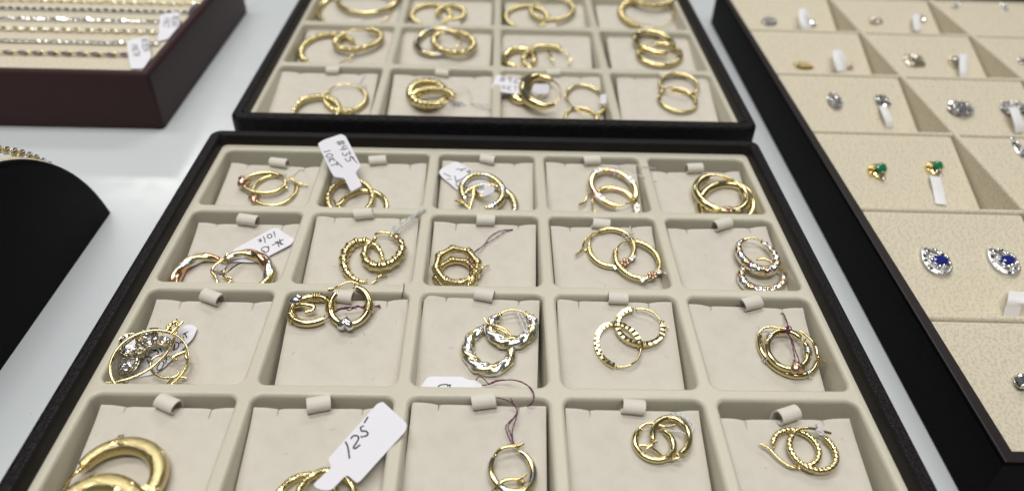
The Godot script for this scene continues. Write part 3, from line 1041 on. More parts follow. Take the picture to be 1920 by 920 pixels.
func heart(h: Dictionary, f: float, size: float, m: Material, turn := 0.0, lift := 0.2) -> void:
	var x := on_hoop(h, f)
	x.basis = x.basis * Basis(Vector3.UP, turn)
	x.origin += h.n * (h.r * 0.55 + lift)
	var s := Shape.new()
	var q := PackedVector3Array()
	for i in 28:
		var a := TAU * i / 28
		var e := Vector2(16.0 * pow(sin(a), 3), 13.0 * cos(a) - 5.0 * cos(2 * a) - 2.0 * cos(3 * a) - cos(4 * a)) / 17.0 * size
		for w in [Vector2(0.85, -0.5), Vector2(1.0, -0.1), Vector2(0.85, 0.25), Vector2(0.5, 0.5), Vector2(0.01, 0.55)]:
			q.append(x * Vector3(e.x * w.x, w.y * size * 0.9, -e.y * w.x))
	s.grid(flip_grid(q, 28, 5), 28, 5, true, false)
	put("heart", s, m, h.node)

func flower(h: Dictionary, f: float, size: float, leaves := true, m: Material = null, lm: Material = null) -> void:
	var x := on_hoop(h, f)
	x.origin += h.n * (h.r * 0.7)
	var s := Shape.new()
	for k in 6:
		var a := TAU * k / 6
		s.ball(x * Vector3(cos(a) * size * 0.55, 0.1, sin(a) * size * 0.55), Vector3(size * 0.36, size * 0.25, size * 0.3), x.basis * Basis(Vector3.UP, -a), 10, 6)
	s.ball(x * Vector3(0, size * 0.2, 0), Vector3.ONE * size * 0.28, x.basis, 8, 6)
	put("flower", s, m if m else M.rose, h.node)
	if leaves:
		for e in [-1.0, 1.0]:
			leaf(h, x * Vector3(e * size * 1.75, 0.05, 0), x.basis * Basis(Vector3.UP, 0.0 if e > 0 else PI), size * 1.05, lm if lm else M.white_gold)

func leaf(h: Dictionary, at: Vector3, b: Basis, size: float, m: Material) -> void:
	var s := Shape.new()
	for e in [-0.42, 0.0, 0.42]:
		var q := PackedVector3Array()
		for i in 9:
			var f := i / 8.0
			var w := 0.30 * size * sin(PI * pow(f, 0.7)) + 0.01
			for w2 in [Vector2(-1, 0), Vector2(-0.45, 0.28), Vector2(0, 0.42), Vector2(0.45, 0.28), Vector2(1, 0)]:
				q.append(at + b * Vector3((f - 0.5) * size * 1.5, w2.y * w + 0.12 * absf(e), w2.x * w + e * size * (0.2 + 0.6 * f)))
		s.grid(flip_grid(q, 9, 5), 9, 5)
	put("leaf", s, m, h.node)

func band_wrap(h: Dictionary, f: float, turns: int, m: Material, k := 1.12) -> void:
	var s := Shape.new()
	var size: float = (h.u.length() + h.v.length()) / 2 * (h.t1 - h.t0)
	for i in turns:
		var x := on_hoop(h, f + (i - (turns - 1) / 2.0) * 0.62 / size)
		var q := PackedVector3Array()
		for a in 20:
			var w := TAU * a / 20
			var d: Vector3 = x.basis.y * sin(w) + x.basis.z * cos(w)
			for b in 8:
				var g := TAU * b / 8
				q.append(x.origin + d * (h.r * k + 0.28 * cos(g)) - x.basis.x * 0.28 * sin(g))
		s.grid(q, 20, 8, true, true)
	put("wrap", s, m, h.node)

# ---------------------------------------------------------------- gems, studs and ribbons
func gem(s: Shape, x: Transform3D, rx: float, rz: float, high: float, sides := 8, deep := 0.7) -> void:
	var rings := [[0.56, high], [0.86, high * 0.55], [1.0, 0.0], [0.5, -deep * rx * 0.6]]
	var p := []
	for k in 4:
		var row := PackedVector3Array()
		for i in sides:
			var a := TAU * (i + (0.5 if k % 2 else 0.0)) / sides
			row.append(x * Vector3(cos(a) * rx * rings[k][0], rings[k][1], sin(a) * rz * rings[k][0]))
		p.append(row)
	var top := PackedVector3Array(p[0])
	top.reverse()
	s.fan(top, x * Vector3(0, high, 0))
	for k in 3:
		for i in sides:
			var n := (i + 1) % sides
			if k % 2 == 0:
				s.tri(p[k][i], p[k][n], p[k + 1][i])
				s.tri(p[k + 1][i], p[k][n], p[k + 1][n])
			else:
				s.tri(p[k][i], p[k][n], p[k + 1][n])
				s.tri(p[k][i], p[k + 1][n], p[k + 1][i])
	s.fan(PackedVector3Array(p[3]), x * Vector3(0, -deep * rx, 0))

func frame3(c: Array, u: Array, v: Array) -> Transform3D:      # x: u, z: v (towards the viewer), y: up
	var bx := v3(u).normalized()
	var by := v3(v).cross(bx).normalized()
	return Transform3D(Basis(bx, by, bx.cross(by)), v3(c))

# a stud of many small stones set close together over a rounded body of the given outline
func cluster(label: String, group: String, x: Transform3D, rx: float, rz: float, stone: float, metal: Material, stone_mat: Material, pointed := 0.0, high := 1.6) -> Node3D:
	var t := thing("stud_earring", label, "earring", x.origin, group)
	var b := Shape.new()
	var q := PackedVector3Array()
	for i in 24:
		var a := TAU * i / 24
		var k := 1.0 - pointed * pow(absf(sin(a)), 0.7) * 0.0 - pointed * (1.0 - pow(absf(sin(a)), 1.5)) * 0.25
		for w in [Vector2(0.7, 0.0), Vector2(0.95, 0.35), Vector2(1.0, 0.7), Vector2(0.9, 0.95), Vector2(0.5, 1.0), Vector2(0.01, 1.0)]:
			q.append(x * Vector3(cos(a) * rx * 0.88 * k * w.x, w.y * high * 0.72, sin(a) * rz * 0.88 * k * w.x))
	b.grid(flip_grid(q, 24, 6), 24, 6, true, false)
	put("setting", b, M.dark_setting if metal == M.white_gold else metal, t)
	var s := Shape.new()
	var dk := Shape.new()
	var pr := Shape.new()
	var r := RandomNumberGenerator.new()
	r.seed = hash(label)
	stone = maxf(stone, 0.8)
	var n := int(ceil(rz / stone / 1.7)) + 1
	for iz in range(-n, n + 1):
		for ixx in range(-n * 3, n * 3 + 1):
			var px := (ixx + 0.5 * (absi(iz) % 2)) * stone * 2.35 + r.randf_range(-0.1, 0.1) * stone
			var pz := iz * stone * 2.0
			var a := atan2(pz / rz, px / rx)
			var k := 1.0 - pointed * (1.0 - pow(absf(sin(a)), 1.5)) * 0.25
			var d := Vector2(px / rx / k, pz / rz / k).length()
			if d > 1.0:
				continue
			var y := high * (1.0 - 0.45 * d * d)
			var tilt := Basis(Vector3(pz / rz, 0, -px / rx).normalized() if d > 0.01 else Vector3.RIGHT, 0.6 * d + r.randf_range(-0.15, 0.15)) * Basis(Vector3(r.randf_range(-1, 1), 0.0, r.randf_range(-1, 1)).normalized(), 0.6) * Basis(Vector3.UP, r.randf() * TAU)
			gem(dk if r.randf() < 0.36 else s, x * Transform3D(tilt, Vector3(px, y, pz)), stone * 0.93, stone * 0.93, stone * 0.42, 8, 0.9)
			pr.ball(x * Vector3(px + stone, y * 0.98 + stone * 0.25, pz + stone * 0.5), Vector3.ONE * stone * 0.26, Basis.IDENTITY, 6, 4)
	put("stones", s, stone_mat, t)
	if dk.p.size():
		put("stones", dk, M.smoky, t)
	put("prongs", pr, metal, t)
	return t

func ribbon_loop(label: String, a: Array, half: float, group := "") -> void:
	var c := spline(pts(a), 6)
	var t := thing("ribbon", label, "ribbon", c[0], group)
	var q := PackedVector3Array()
	var side := Vector3(1, 0, 0.0)
	for i in c.size():
		var d := (c[mini(i + 1, c.size() - 1)] - c[maxi(i - 1, 0)]).normalized()
		var sd := (side - d * side.dot(d)).normalized()
		var up := sd.cross(d)
		for e in [Vector2(-1, -0.1), Vector2(-1, 0.1), Vector2(-0.4, 0.22), Vector2(0.3, 0.26), Vector2(1, 0.1), Vector2(1, -0.1), Vector2(0.3, 0.04), Vector2(-0.4, 0.0)]:
			q.append(c[i] + sd * e.x * half - up * e.y)
	var s := Shape.new()
	s.grid(q, c.size(), 8, false, true)
	put("band", s, M.satin_ribbon, t)

# ---------------------------------------------------------------- price tags, handwriting and thread
# outline and strokes lie in the plane of o, ex, ey (millimetres across and along); bend lifts the far end
func price_tag(label: String, o: Array, ex: Array, ey: Array, outline: Array, strokes: Array, group := "", bend := 0.0, ink: Material = null, width := 0.17) -> Node3D:
	var oo := v3(o)
	var x := v3(ex)
	var y := v3(ey)
	var n := x.cross(y).normalized()
	if n.y < 0:
		n = -n
	var t := thing("price_tag", label, "price tag", oo, group)
	var poly := PackedVector2Array()
	for i in range(0, outline.size(), 2):
		poly.append(Vector2(outline[i], outline[i + 1]))
	poly = rounded(poly, 1.0)
	var at := func(p: Vector2, lift: float) -> Vector3:
		return oo + x * p.x + y * p.y + n * (lift + bend * sin(p.y * 0.16) * sin(p.x * 0.1 + 1.0))
	var s := Shape.new()
	# cut the sheet into small triangles so that it can curl
	var lo := poly[0]
	var hi := poly[0]
	for p in poly:
		lo = lo.min(p)
		hi = hi.max(p)
	var cell := 2.0
	for i in int(ceil((hi.x - lo.x) / cell)):
		for j in int(ceil((hi.y - lo.y) / cell)):
			var c0 := lo + Vector2(i, j) * cell
			var sq := PackedVector2Array([c0, c0 + Vector2(cell, 0), c0 + Vector2(cell, cell), c0 + Vector2(0, cell)])
			for piece in Geometry2D.intersect_polygons(poly, sq):
				var ids := Geometry2D.triangulate_polygon(piece)
				for k in range(0, ids.size(), 3):
					var a: Vector3 = at.call(piece[ids[k]], 0.1)
					var b: Vector3 = at.call(piece[ids[k + 1]], 0.1)
					var d: Vector3 = at.call(piece[ids[k + 2]], 0.1)
					if (b - a).cross(d - a).dot(n) < 0:
						var sw := b
						b = d
						d = sw
					s.tri(a, b, d)
					s.tri(a - n * 0.2, d - n * 0.2, b - n * 0.2)
	var m := poly.size()
	for i in m:
		var a: Vector3 = at.call(poly[i], 0.1)
		var b: Vector3 = at.call(poly[(i + 1) % m], 0.1)
		s.quad(a, a - n * 0.2, b - n * 0.2, b)
	put("card", s, M.paper, t)
	if strokes.size():
		var w := Shape.new()
		for st in strokes:
			var line := PackedVector2Array()
			for i in range(0, st.size(), 2):
				line.append(Vector2(st[i], st[i + 1]))
			ink_line(w, line, at, width)
		put("handwriting", w, ink if ink else M.ink, t)
	return t

func rounded(p: PackedVector2Array, r: float) -> PackedVector2Array:
	var out := PackedVector2Array()
	var n := p.size()
	for i in n:
		var a := p[(i + n - 1) % n]
		var b := p[i]
		var c := p[(i + 1) % n]
		var k := minf(r, minf(a.distance_to(b), b.distance_to(c)) * 0.4)
		var s := b + (a - b).normalized() * k
		var e := b + (c - b).normalized() * k
		for j in 5:
			var f := j / 4.0
			out.append(s.lerp(b, f).lerp(b.lerp(e, f), f))
	return out

func ink_line(s: Shape, line: PackedVector2Array, at: Callable, width: float) -> void:
	var c := PackedVector2Array()
	if line.size() > 2:
		for i in line.size() - 1:
			for k in 4:
				c.append(line[i].cubic_interpolate(line[i + 1], line[maxi(i - 1, 0)], line[mini(i + 2, line.size() - 1)], k / 4.0))
		c.append(line[line.size() - 1])
	else:
		c = line
	for i in c.size() - 1:
		var d := (c[i + 1] - c[i]).normalized()
		var w := Vector2(-d.y, d.x) * width
		var a := c[i] - d * width * 0.6
		var b := c[i + 1] + d * width * 0.6
		s.quad(at.call(a - w, 0.13), at.call(b - w, 0.13), at.call(b + w, 0.13), at.call(a + w, 0.13))

# a thin pen-stroke alphabet on a 4 x 6 field
const PEN := {
	"0": [[2, 6, 0.4, 4.6, 0.4, 1.5, 2, 0, 3.6, 1.5, 3.6, 4.6, 2, 6]], "1": [[2, 6, 2, 0]], "2": [[0.4, 5, 2, 6, 3.4, 4.8, 0.3, 0.2, 3.8, 0.2]],
	"3": [[0.4, 5.6, 3.2, 5.6, 1.8, 3.4, 3.5, 2, 2, 0, 0.3, 0.7]], "4": [[0.8, 6, 0.4, 2.8, 3.6, 2.9], [2.9, 6, 2.6, 0]], "5": [[3.6, 6, 0.9, 6, 0.7, 3.6, 3.2, 3.2, 3, 0.6, 0.4, 0.2]],
	"6": [[3, 6, 0.8, 3, 0.8, 0.8, 2.4, 0, 3.4, 1.5, 2, 2.9, 0.8, 2]], "8": [[2, 3.2, 0.6, 4.8, 2, 6, 3.3, 4.8, 0.6, 1.2, 2, 0, 3.4, 1.2, 2, 3.2]], "9": [[3.2, 4.6, 1.8, 6, 0.6, 4.6, 1.8, 3.3, 3.2, 4.6, 2.6, 0]],
	"K": [[0.6, 6, 0.6, 0], [3.5, 6, 0.7, 2.8, 3.6, 0]], "T": [[0.2, 6, 3.8, 5.8], [2, 6, 2, 0]], "#": [[1.3, 6, 0.9, 0], [3, 6, 2.6, 0], [0, 4.2, 4, 4.4], [0, 1.8, 4, 2]],
	"7": [[0.4, 6, 3.6, 6, 1.4, 0]], "H": [[0.6, 6, 0.6, 0], [3.4, 6, 3.4, 0], [0.6, 3, 3.4, 3]],
}

# strokes for a word: from (x, y) along (dx, dy), letters of the given height
func word(text: String, x: float, y: float, dx: float, dy: float, size: float) -> Array:
	var out := []
	var d := Vector2(dx, dy).normalized()
	var up := Vector2(-d.y, d.x)
	var pos := Vector2(x, y)
	var k := size / 6.0
	for ch in text:
		for st in PEN.get(ch, []):
			var line := []
			for i in range(0, st.size(), 2):
				var p: Vector2 = pos + d * st[i] * k + up * st[i + 1] * k
				line.append(p.x)
				line.append(p.y)
			out.append(line)
		pos += d * 5.2 * k
	return out

func thread(label: String, strands: Array, r: float, m: Material, group := "") -> void:
	var first := pts(strands[0])
	var t := thing("tie_thread", label, "thread", first[0], group)
	for a in strands:
		var c := spline(pts(a), 7)
		var s := Shape.new()
		# two plies twisted round each other
		for ply in 2:
			var w := PackedVector3Array()
			var side := Vector3.ZERO
			for i in c.size():
				var d := (c[mini(i + 1, c.size() - 1)] - c[maxi(i - 1, 0)]).normalized()
				if side == Vector3.ZERO:
					side = d.cross(Vector3.UP if absf(d.y) < 0.9 else Vector3.RIGHT).normalized()
				side = (side - d * side.dot(d)).normalized()
				var g := i * 0.9 + ply * PI
				w.append(c[i] + (side * cos(g) + side.cross(d) * sin(g)) * r * 0.55)
			s.tube(w, r * 0.7, 5)
		put("strand", s, m, t)

func big_stone(h: Dictionary, c: Array, r: float, tx: float, tz: float) -> void:
	var x := Transform3D(Basis(Vector3.RIGHT, tx) * Basis(Vector3.BACK, tz), v3(c))
	var s := Shape.new()
	gem(s, x, r, r, r * 0.42, 14, 0.85)
	put("stone", s, M.diamond, h.node)
	# the mirror-bright lower facets seen through the crown
	var f := Shape.new()
	var rr := RandomNumberGenerator.new()
	rr.seed = int(r * 1000.0)
	for i in 14:
		var a := TAU * i / 14
		var a2 := TAU * (i + 1) / 14
		var m := (a + a2) / 2
		var g := x * Vector3(cos(a) * r * 0.93, -r * 0.06, sin(a) * r * 0.93)
		var g2 := x * Vector3(cos(a2) * r * 0.93, -r * 0.06, sin(a2) * r * 0.93)
		var mid := x * Vector3(cos(m) * r * 0.5, -r * rr.randf_range(0.22, 0.42), sin(m) * r * 0.5)
		var tip := x * Vector3(0, -r * 0.62, 0)
		var b1 := x * Vector3(cos(a) * r * 0.3, -r * rr.randf_range(0.4, 0.5), sin(a) * r * 0.3)
		var b2 := x * Vector3(cos(a2) * r * 0.3, -r * 0.45, sin(a2) * r * 0.3)
		f.tri(g, mid, g2)
		f.tri(g, b1, mid)
		f.tri(mid, b2, g2)
		f.tri(b1, tip, mid)
		f.tri(tip, b2, mid)
	put("lower_facets", f, M.brilliant, h.node)
	var w := Shape.new()
	var q := PackedVector3Array()
	for i in 28:
		var a := TAU * i / 28
		for j in 6:
			var g := TAU * j / 6
			var k := r * 1.04 + 0.22 * cos(g)
			q.append(x * Vector3(cos(a) * k, -0.15 * r + 0.22 * sin(g), -sin(a) * k))
	w.grid(q, 28, 6, true, true)
	for i in 4:
		var a := TAU * (i + 0.5) / 4
		w.tube(PackedVector3Array([x * Vector3(cos(a) * r * 0.5, -r * 0.8, sin(a) * r * 0.5), x * Vector3(cos(a) * r * 1.05, 0, sin(a) * r * 1.05), x * Vector3(cos(a) * r * 0.86, r * 0.3, sin(a) * r * 0.86)]), 0.2, 6)
	put("stone_setting", w, M.gold, h.node)


func pave_band(s: Shape, dk: Shape, x: Transform3D, path: PackedVector2Array, half: PackedFloat32Array, high: float, stone: float, seed_: int) -> void:
	# small stones set over a rounded band that follows the path in the plane of x
	var r := RandomNumberGenerator.new()
	r.seed = seed_
	var acc := 0.0
	var row := 0
	for i in path.size() - 1:
		acc += path[i].distance_to(path[i + 1])
		if acc < stone * 1.75:
			continue
		acc = 0.0
		row += 1
		var d := (path[i + 1] - path[i]).normalized()
		var w := Vector2(-d.y, d.x)
		var n := maxi(1, int(half[i] / stone))
		for k in n:
			var e := ((k + 0.5) / n * 2.0 - 1.0) * (half[i] - stone * 0.55)
			if n == 1:
				e = 0.0
			var p := path[i] + w * e + d * (stone * 0.9 if (k + row) % 2 else 0.0)
			var f := e / maxf(half[i], 0.01)
			gem(dk if r.randf() < 0.2 else s, x * Transform3D(Basis(Vector3(d.x, 0, d.y), 0.5 * f + r.randf_range(-0.1, 0.1)) * Basis(Vector3.UP, r.randf() * TAU), Vector3(p.x, high * (1.0 - 0.4 * f * f) + 0.05, p.y)), stone * 0.9, stone * 0.9, stone * 0.4, 8, 0.9)

func band_mesh(s: Shape, x: Transform3D, path: PackedVector2Array, half: PackedFloat32Array, high: float) -> void:
	var q := PackedVector3Array()
	for i in path.size():
		var d := (path[mini(i + 1, path.size() - 1)] - path[maxi(i - 1, 0)]).normalized()
		var w := Vector2(-d.y, d.x)
		for e in [Vector2(-1, 0), Vector2(-0.97, 0.5), Vector2(-0.7, 0.85), Vector2(0, 1), Vector2(0.7, 0.85), Vector2(0.97, 0.5), Vector2(1, 0)]:
			var p: Vector2 = path[i] + w * half[i] * e.x
			q.append(x * Vector3(p.x, e.y * high, p.y))
	s.grid(flip_grid(q, path.size(), 7) if true else q, path.size(), 7)

# a drop-shaped stud: a paved band that coils round a blue stone
func sapphire_drop(label: String, x: Transform3D, size: float, turn: float) -> void:
	var t := thing("stud_earring", label, "earring", x.origin, "stud earrings in the box on the right")
	x.basis = x.basis * Basis(Vector3.UP, turn)
	var path := PackedVector2Array()
	var half := PackedFloat32Array()
	var rows := [[-0.40, -0.84, 0.20], [-0.58, -0.55, 0.30], [-0.66, -0.08, 0.40], [-0.50, 0.38, 0.46], [-0.08, 0.58, 0.47], [0.34, 0.48, 0.42], [0.58, 0.14, 0.34], [0.56, -0.20, 0.26], [0.34, -0.46, 0.19], [0.04, -0.60, 0.15], [-0.22, -0.66, 0.12]]
	var ctrl := PackedVector3Array()
	for row in rows:
		ctrl.append(Vector3(row[0] * 0.90, row[1] * 1.2, row[2]) * size)
	for p in spline(ctrl, 7):
		path.append(Vector2(p.x, p.y))
		half.append(p.z)
	var b := Shape.new()
	band_mesh(b, x, path, half, size * 0.34)
	put("setting", b, M.white_matte, t)
	var s := Shape.new()
	var dk := Shape.new()
	pave_band(s, dk, x, path, half, size * 0.36, size * 0.125, hash(label))
	put("stones", s, M.pave, t)
	put("stones", dk, M.smoky, t)
	var g := Shape.new()
	gem(g, x * Transform3D(Basis(Vector3.UP, -0.15), Vector3(0.10 * size, size * 0.34, 0.06 * size)), size * 0.52, size * 0.36, size * 0.15, 10, 0.3)
	put("blue_stone", g, M.sapphire, t)
	var pr := Shape.new()
	pr.tube(PackedVector3Array([x * Vector3(-0.5 * size, size * 0.25, -0.5 * size), x * Vector3(-0.1 * size, size * 0.32, -0.12 * size), x * Vector3(0.3 * size, size * 0.3, 0.0)]), size * 0.05, 6)
	pr.tube(PackedVector3Array([x * Vector3(-0.38 * size, size * 0.2, -0.62 * size), x * Vector3(0.1 * size, size * 0.28, -0.3 * size), x * Vector3(0.45 * size, size * 0.25, -0.1 * size)]), size * 0.05, 6)
	put("claws", pr, M.white_gold, t)

func emerald_stud(label: String, x: Transform3D, size: float, mirror: float) -> void:
	var t := thing("stud_earring", label, "earring", x.origin, "stud earrings in the box on the right")
	var b := Shape.new()
	for k in 4:
		var path := PackedVector2Array()
		var half := PackedFloat32Array()
		for i in 21:
			var f := i / 20.0
			var a := (2.6 - 0.30 * k) + (2.6 - 0.2 * k) * f
			var r := 0.95 - 0.17 * k
			path.append(Vector2(sin(a) * r * 0.8 * mirror - 0.12 * mirror, -cos(a) * r * 0.95 * -1.0 + 0.08 * k) * size)
			half.append(size * (0.04 + 0.15 * sin(PI * f)))
		if mirror < 0:
			path.reverse()
		band_mesh(b, x * Transform3D(Basis.IDENTITY, Vector3(0, 0.05 * k * size, 0)), path, half, size * 0.45)
	b.ball(x * Vector3(0, size * 0.1, 0), Vector3(size * 0.62, size * 0.25, size * 0.72), x.basis)
	put("setting", b, M.gold_cut, t)
	var g := Shape.new()
	gem(g, x * Transform3D(Basis(Vector3.UP, 0.5 * mirror) * Basis(Vector3.RIGHT, 0.25), Vector3(0.18 * size * mirror, size * 0.55, -0.35 * size)), size * 0.60, size * 0.52, size * 0.16, 10, 0.5)
	put("green_stone", g, M.emerald, t)
	var d := Shape.new()
	for p in [Vector2(-0.15, 0.35), Vector2(0.05, 0.5), Vector2(0.15, 0.85)]:
		gem(d, x * Transform3D(Basis(Vector3.UP, p.x * 9), Vector3(p.x * size * mirror, size * 0.5, p.y * size)), size * 0.16, size * 0.16, size * 0.08)
	put("stones", d, M.brilliant, t)
	var c := Shape.new()
	for p in [Vector2(0.55, -0.72), Vector2(-0.25, -0.7), Vector2(0.6, 0.0)]:
		c.ball(x * Vector3(p.x * size * mirror, size * 0.68, p.y * size), Vector3.ONE * size * 0.09, Basis.IDENTITY, 8, 6)
	put("claws", c, M.gold_cut, t)

func drop_earring(label: String, x: Transform3D, length: float, width: float) -> void:
	var t := thing("drop_earring", label, "earring", x.origin, "stud earrings in the box on the right")
	var b := Shape.new()
	var s := Shape.new()
	var dk := Shape.new()
	var parts := [[0.0, 0.16, 0.45], [0.2, 0.98, 1.0]]
	for k in 2:
		var path := PackedVector2Array()
		var half := PackedFloat32Array()
		for i in 25:
			var f := i / 24.0
			path.append(Vector2(0.0, lerpf(parts[k][0], parts[k][1], f) * length))
			half.append(width * parts[k][2] * 0.5 * pow(sin(PI * (0.06 + 0.9 * f)), 0.35))
		band_mesh(b, x, path, half, 0.9)
		pave_band(s, dk, x, path, half, 0.9, 0.45, 5 + k)
	put("setting", b, M.white_gold, t)
	put("stones", s, M.brilliant, t)
	if dk.p.size():
		put("stones", dk, M.smoky, t)

func solitaire(label: String, x: Transform3D, r: float) -> void:
	var t := thing("stud_earring", label, "earring", x.origin, "stud earrings in the box on the right")
	var s := Shape.new()
	gem(s, x * Transform3D(Basis(Vector3.RIGHT, 0.1), Vector3(0, r * 0.95, 0)), r, r, r * 0.36, 12, 0.85)
	put("clear_stone", s, M.brilliant, t)
	var c := Shape.new()
	for i in 4:
		var a := TAU * (i + 0.4) / 4
		c.tube(PackedVector3Array([x * Vector3(cos(a) * r * 0.4, 0, sin(a) * r * 0.4), x * Vector3(cos(a) * r * 1.08, r * 0.9, sin(a) * r * 1.08), x * Vector3(cos(a) * r * 0.85, r * 1.35, sin(a) * r * 0.85)]), r * 0.13, 7)
	var q := PackedVector3Array()
	for i in 20:
		var a := TAU * i / 20
		for j in 6:
			var g := TAU * j / 6
			q.append(x * Vector3(cos(a) * (r * 0.75 + 0.12 * r * cos(g)), r * 0.45 + 0.12 * r * sin(g), -sin(a) * (r * 0.75 + 0.12 * r * cos(g))))
	c.grid(q, 20, 6, true, true)
	put("claws", c, M.white_gold, t)

func nugget(label: String, x: Transform3D, rx: float, rz: float) -> void:
	var t := thing("stud_earring", label, "earring", x.origin, "stud earrings in the box on the right")
	var s := Shape.new()
	var r := RandomNumberGenerator.new()
	r.seed = 77
	for i in 8:
		var f := (i + 0.5) / 8.0 * 2.0 - 1.0
		var w := sqrt(1.0 - f * f * 0.8)
		var a := x * Vector3(f * rx - 0.5, 0.2, -rz * w * 0.8)
		var c := x * Vector3(f * rx + r.randf_range(-0.1, 0.1), 1.5 - 0.5 * f * f, 0.0)
		var b := x * Vector3(f * rx + 0.6, 0.2, rz * w * 0.8)
		s.tube(spline(PackedVector3Array([a, a.lerp(c, 0.6) + x.basis.y * 0.35, c, b.lerp(c, 0.6) + x.basis.y * 0.35, b]), 4), 0.42, 7)
	put("ribbed_body", s, M.gold_cut, t)

# ---------------------------------------------------------------- bracelets
func bracelet(label: String, kind: int, x0: float, x1: float, z: float, y: float) -> void:
	var t := thing("bracelet", label, "bracelet", Vector3(x0, y, z))
	var r := RandomNumberGenerator.new()
	r.seed = 900 + kind
	var step: float = [6.4, 3.1, 5.6, 2.4, 3.9, 5.0][kind]
	var n := int((x1 - x0) / step)
	for i in n + 1:
		var c := Vector3(x0 + i * step, y + r.randf_range(-0.1, 0.1), z + r.randf_range(-0.15, 0.15))
		var gemx := Transform3D(Basis(Vector3.UP, r.randf() * TAU) * Basis(Vector3.RIGHT, r.randf_range(-0.2, 0.2)), c + Vector3(0, 0.9, 0))
		var s := Shape.new()
		var g := Shape.new()
		match kind:
			0:
				for e in [-0.55, 0.0, 0.55]:
					s.tube(spline(PackedVector3Array([c + Vector3(-1.5 + e, 0.2, 1.1), c + Vector3(-0.4 + e, 1.2, 0.3), c + Vector3(0.4 + e, 1.2, -0.4), c + Vector3(1.4 + e, 0.2, -1.2)]), 4), 0.34, 6)
				put("link", s, M.gold, t)
				gem(g, Transform3D(Basis(Vector3.RIGHT, 0.2), c + Vector3(step / 2, 0.9, 0)), 1.75, 1.15, 0.6, 10, 0.5)
				put("purple_stone", g, M.amethyst, t)
				continue
			1:
				var q := PackedVector3Array()
				for a in 16:
					for b in 6:
						var w := TAU * a / 16
						var k := TAU * b / 6
						q.append(c + Vector3(cos(w) * (1.5 + 0.33 * cos(k)), 0.7 + 0.33 * sin(k), -sin(w) * (1.1 + 0.33 * cos(k))))
				s.grid(q, 16, 6, true, true)
				put("link", s, M.white_gold, t)
				gem(g, gemx, 0.85, 0.85, 0.4)
				put("stone", g, M.brilliant, t)
				continue
			2:
				s.tube(spline(PackedVector3Array([c + Vector3(-2.6, 0.2, -1.0), c + Vector3(-1.2, 0.9, -0.9), c + Vector3(0, 1.2, 0.2), c + Vector3(1.3, 0.9, 1.0), c + Vector3(2.6, 0.3, 0.9)]), 5), 0.55, 7)
				put("link", s, M.gold, t)
				for k in 4:
					gem(g, Transform3D(Basis(Vector3.UP, k * 1.3), c + Vector3(1.0 + k * 0.9, 0.9, -0.6 + 0.3 * k)), 0.55, 0.55, 0.25)
				put("stone", g, M.brilliant, t)
				continue
			3:
				gem(g, gemx, 1.05, 1.05, 0.45)
				gem(g, Transform3D(gemx.basis, c + Vector3(1.2, 0.8, 0.5)), 0.6, 0.6, 0.3)
				put("stone", g, M.brilliant, t)
				s.box(c + Vector3(-1.05, -0.2, -1.0), c + Vector3(1.05, 0.75, 1.0))
				put("link", s, M.white_gold, t)
				continue
			4:
				gem(g, Transform3D(Basis(Vector3.RIGHT, 0.15), c + Vector3(0, 0.9, 0)), 1.45, 0.95, 0.45, 10, 0.5)
				put("dark_stone", g, M.night_stone, t)
				s.tube(spline(PackedVector3Array([c + Vector3(1.2, 0.3, 0.7), c + Vector3(2.0, 0.8, 0.1), c + Vector3(2.7, 0.3, -0.7)]), 4), 0.4, 6)
				put("link", s, M.white_gold, t)
				continue
			5:
				s.tube(spline(PackedVector3Array([c + Vector3(-2.4, 0.2, 0.8), c + Vector3(-0.8, 0.8, 0.6), c + Vector3(0.8, 0.8, -0.6), c + Vector3(2.4, 0.2, -0.8)]), 4), 0.5, 6)
				put("link", s, M.gold, t)
				gem(g, gemx, 0.8, 0.8, 0.35)
				put("stone", g, M.brilliant, t)

# the chain over the bracelet stand: interlaced oval links with a bead on each
func cuff_chain() -> void:
	var t := thing("chain_bracelet", "yellow and white gold curb chain bracelet draped over the half-round stand", "bracelet", Vector3(-154, 56, 0))
	for i in 40:
		var a := -1.15 + i * 0.052
		var o := Vector3(-154.2, -18.0 + 74.0 * cos(a), 5.0 + 74.0 * sin(a))
		var tg := Vector3(0, -sin(a), cos(a))
		var up := Vector3(0, cos(a), sin(a))
		var b := Basis(tg, up, tg.cross(up))
		b = b * Basis(Vector3.UP, 0.55) * Basis(Vector3.RIGHT, 0.5)
		var q := PackedVector3Array()
		for k in 20:
			var w := TAU * k / 20
			for j in 7:
				var g := TAU * j / 7
				q.append(o + b * Vector3(cos(w) * (3.1 + 0.55 * cos(g)), 0.9 + 0.55 * sin(g), -sin(w) * (1.7 + 0.55 * cos(g))))
		var s := Shape.new()
		s.grid(q, 20, 7, true, true)
		put("link", s, M.gold if i % 2 == 0 else M.white_gold, t)

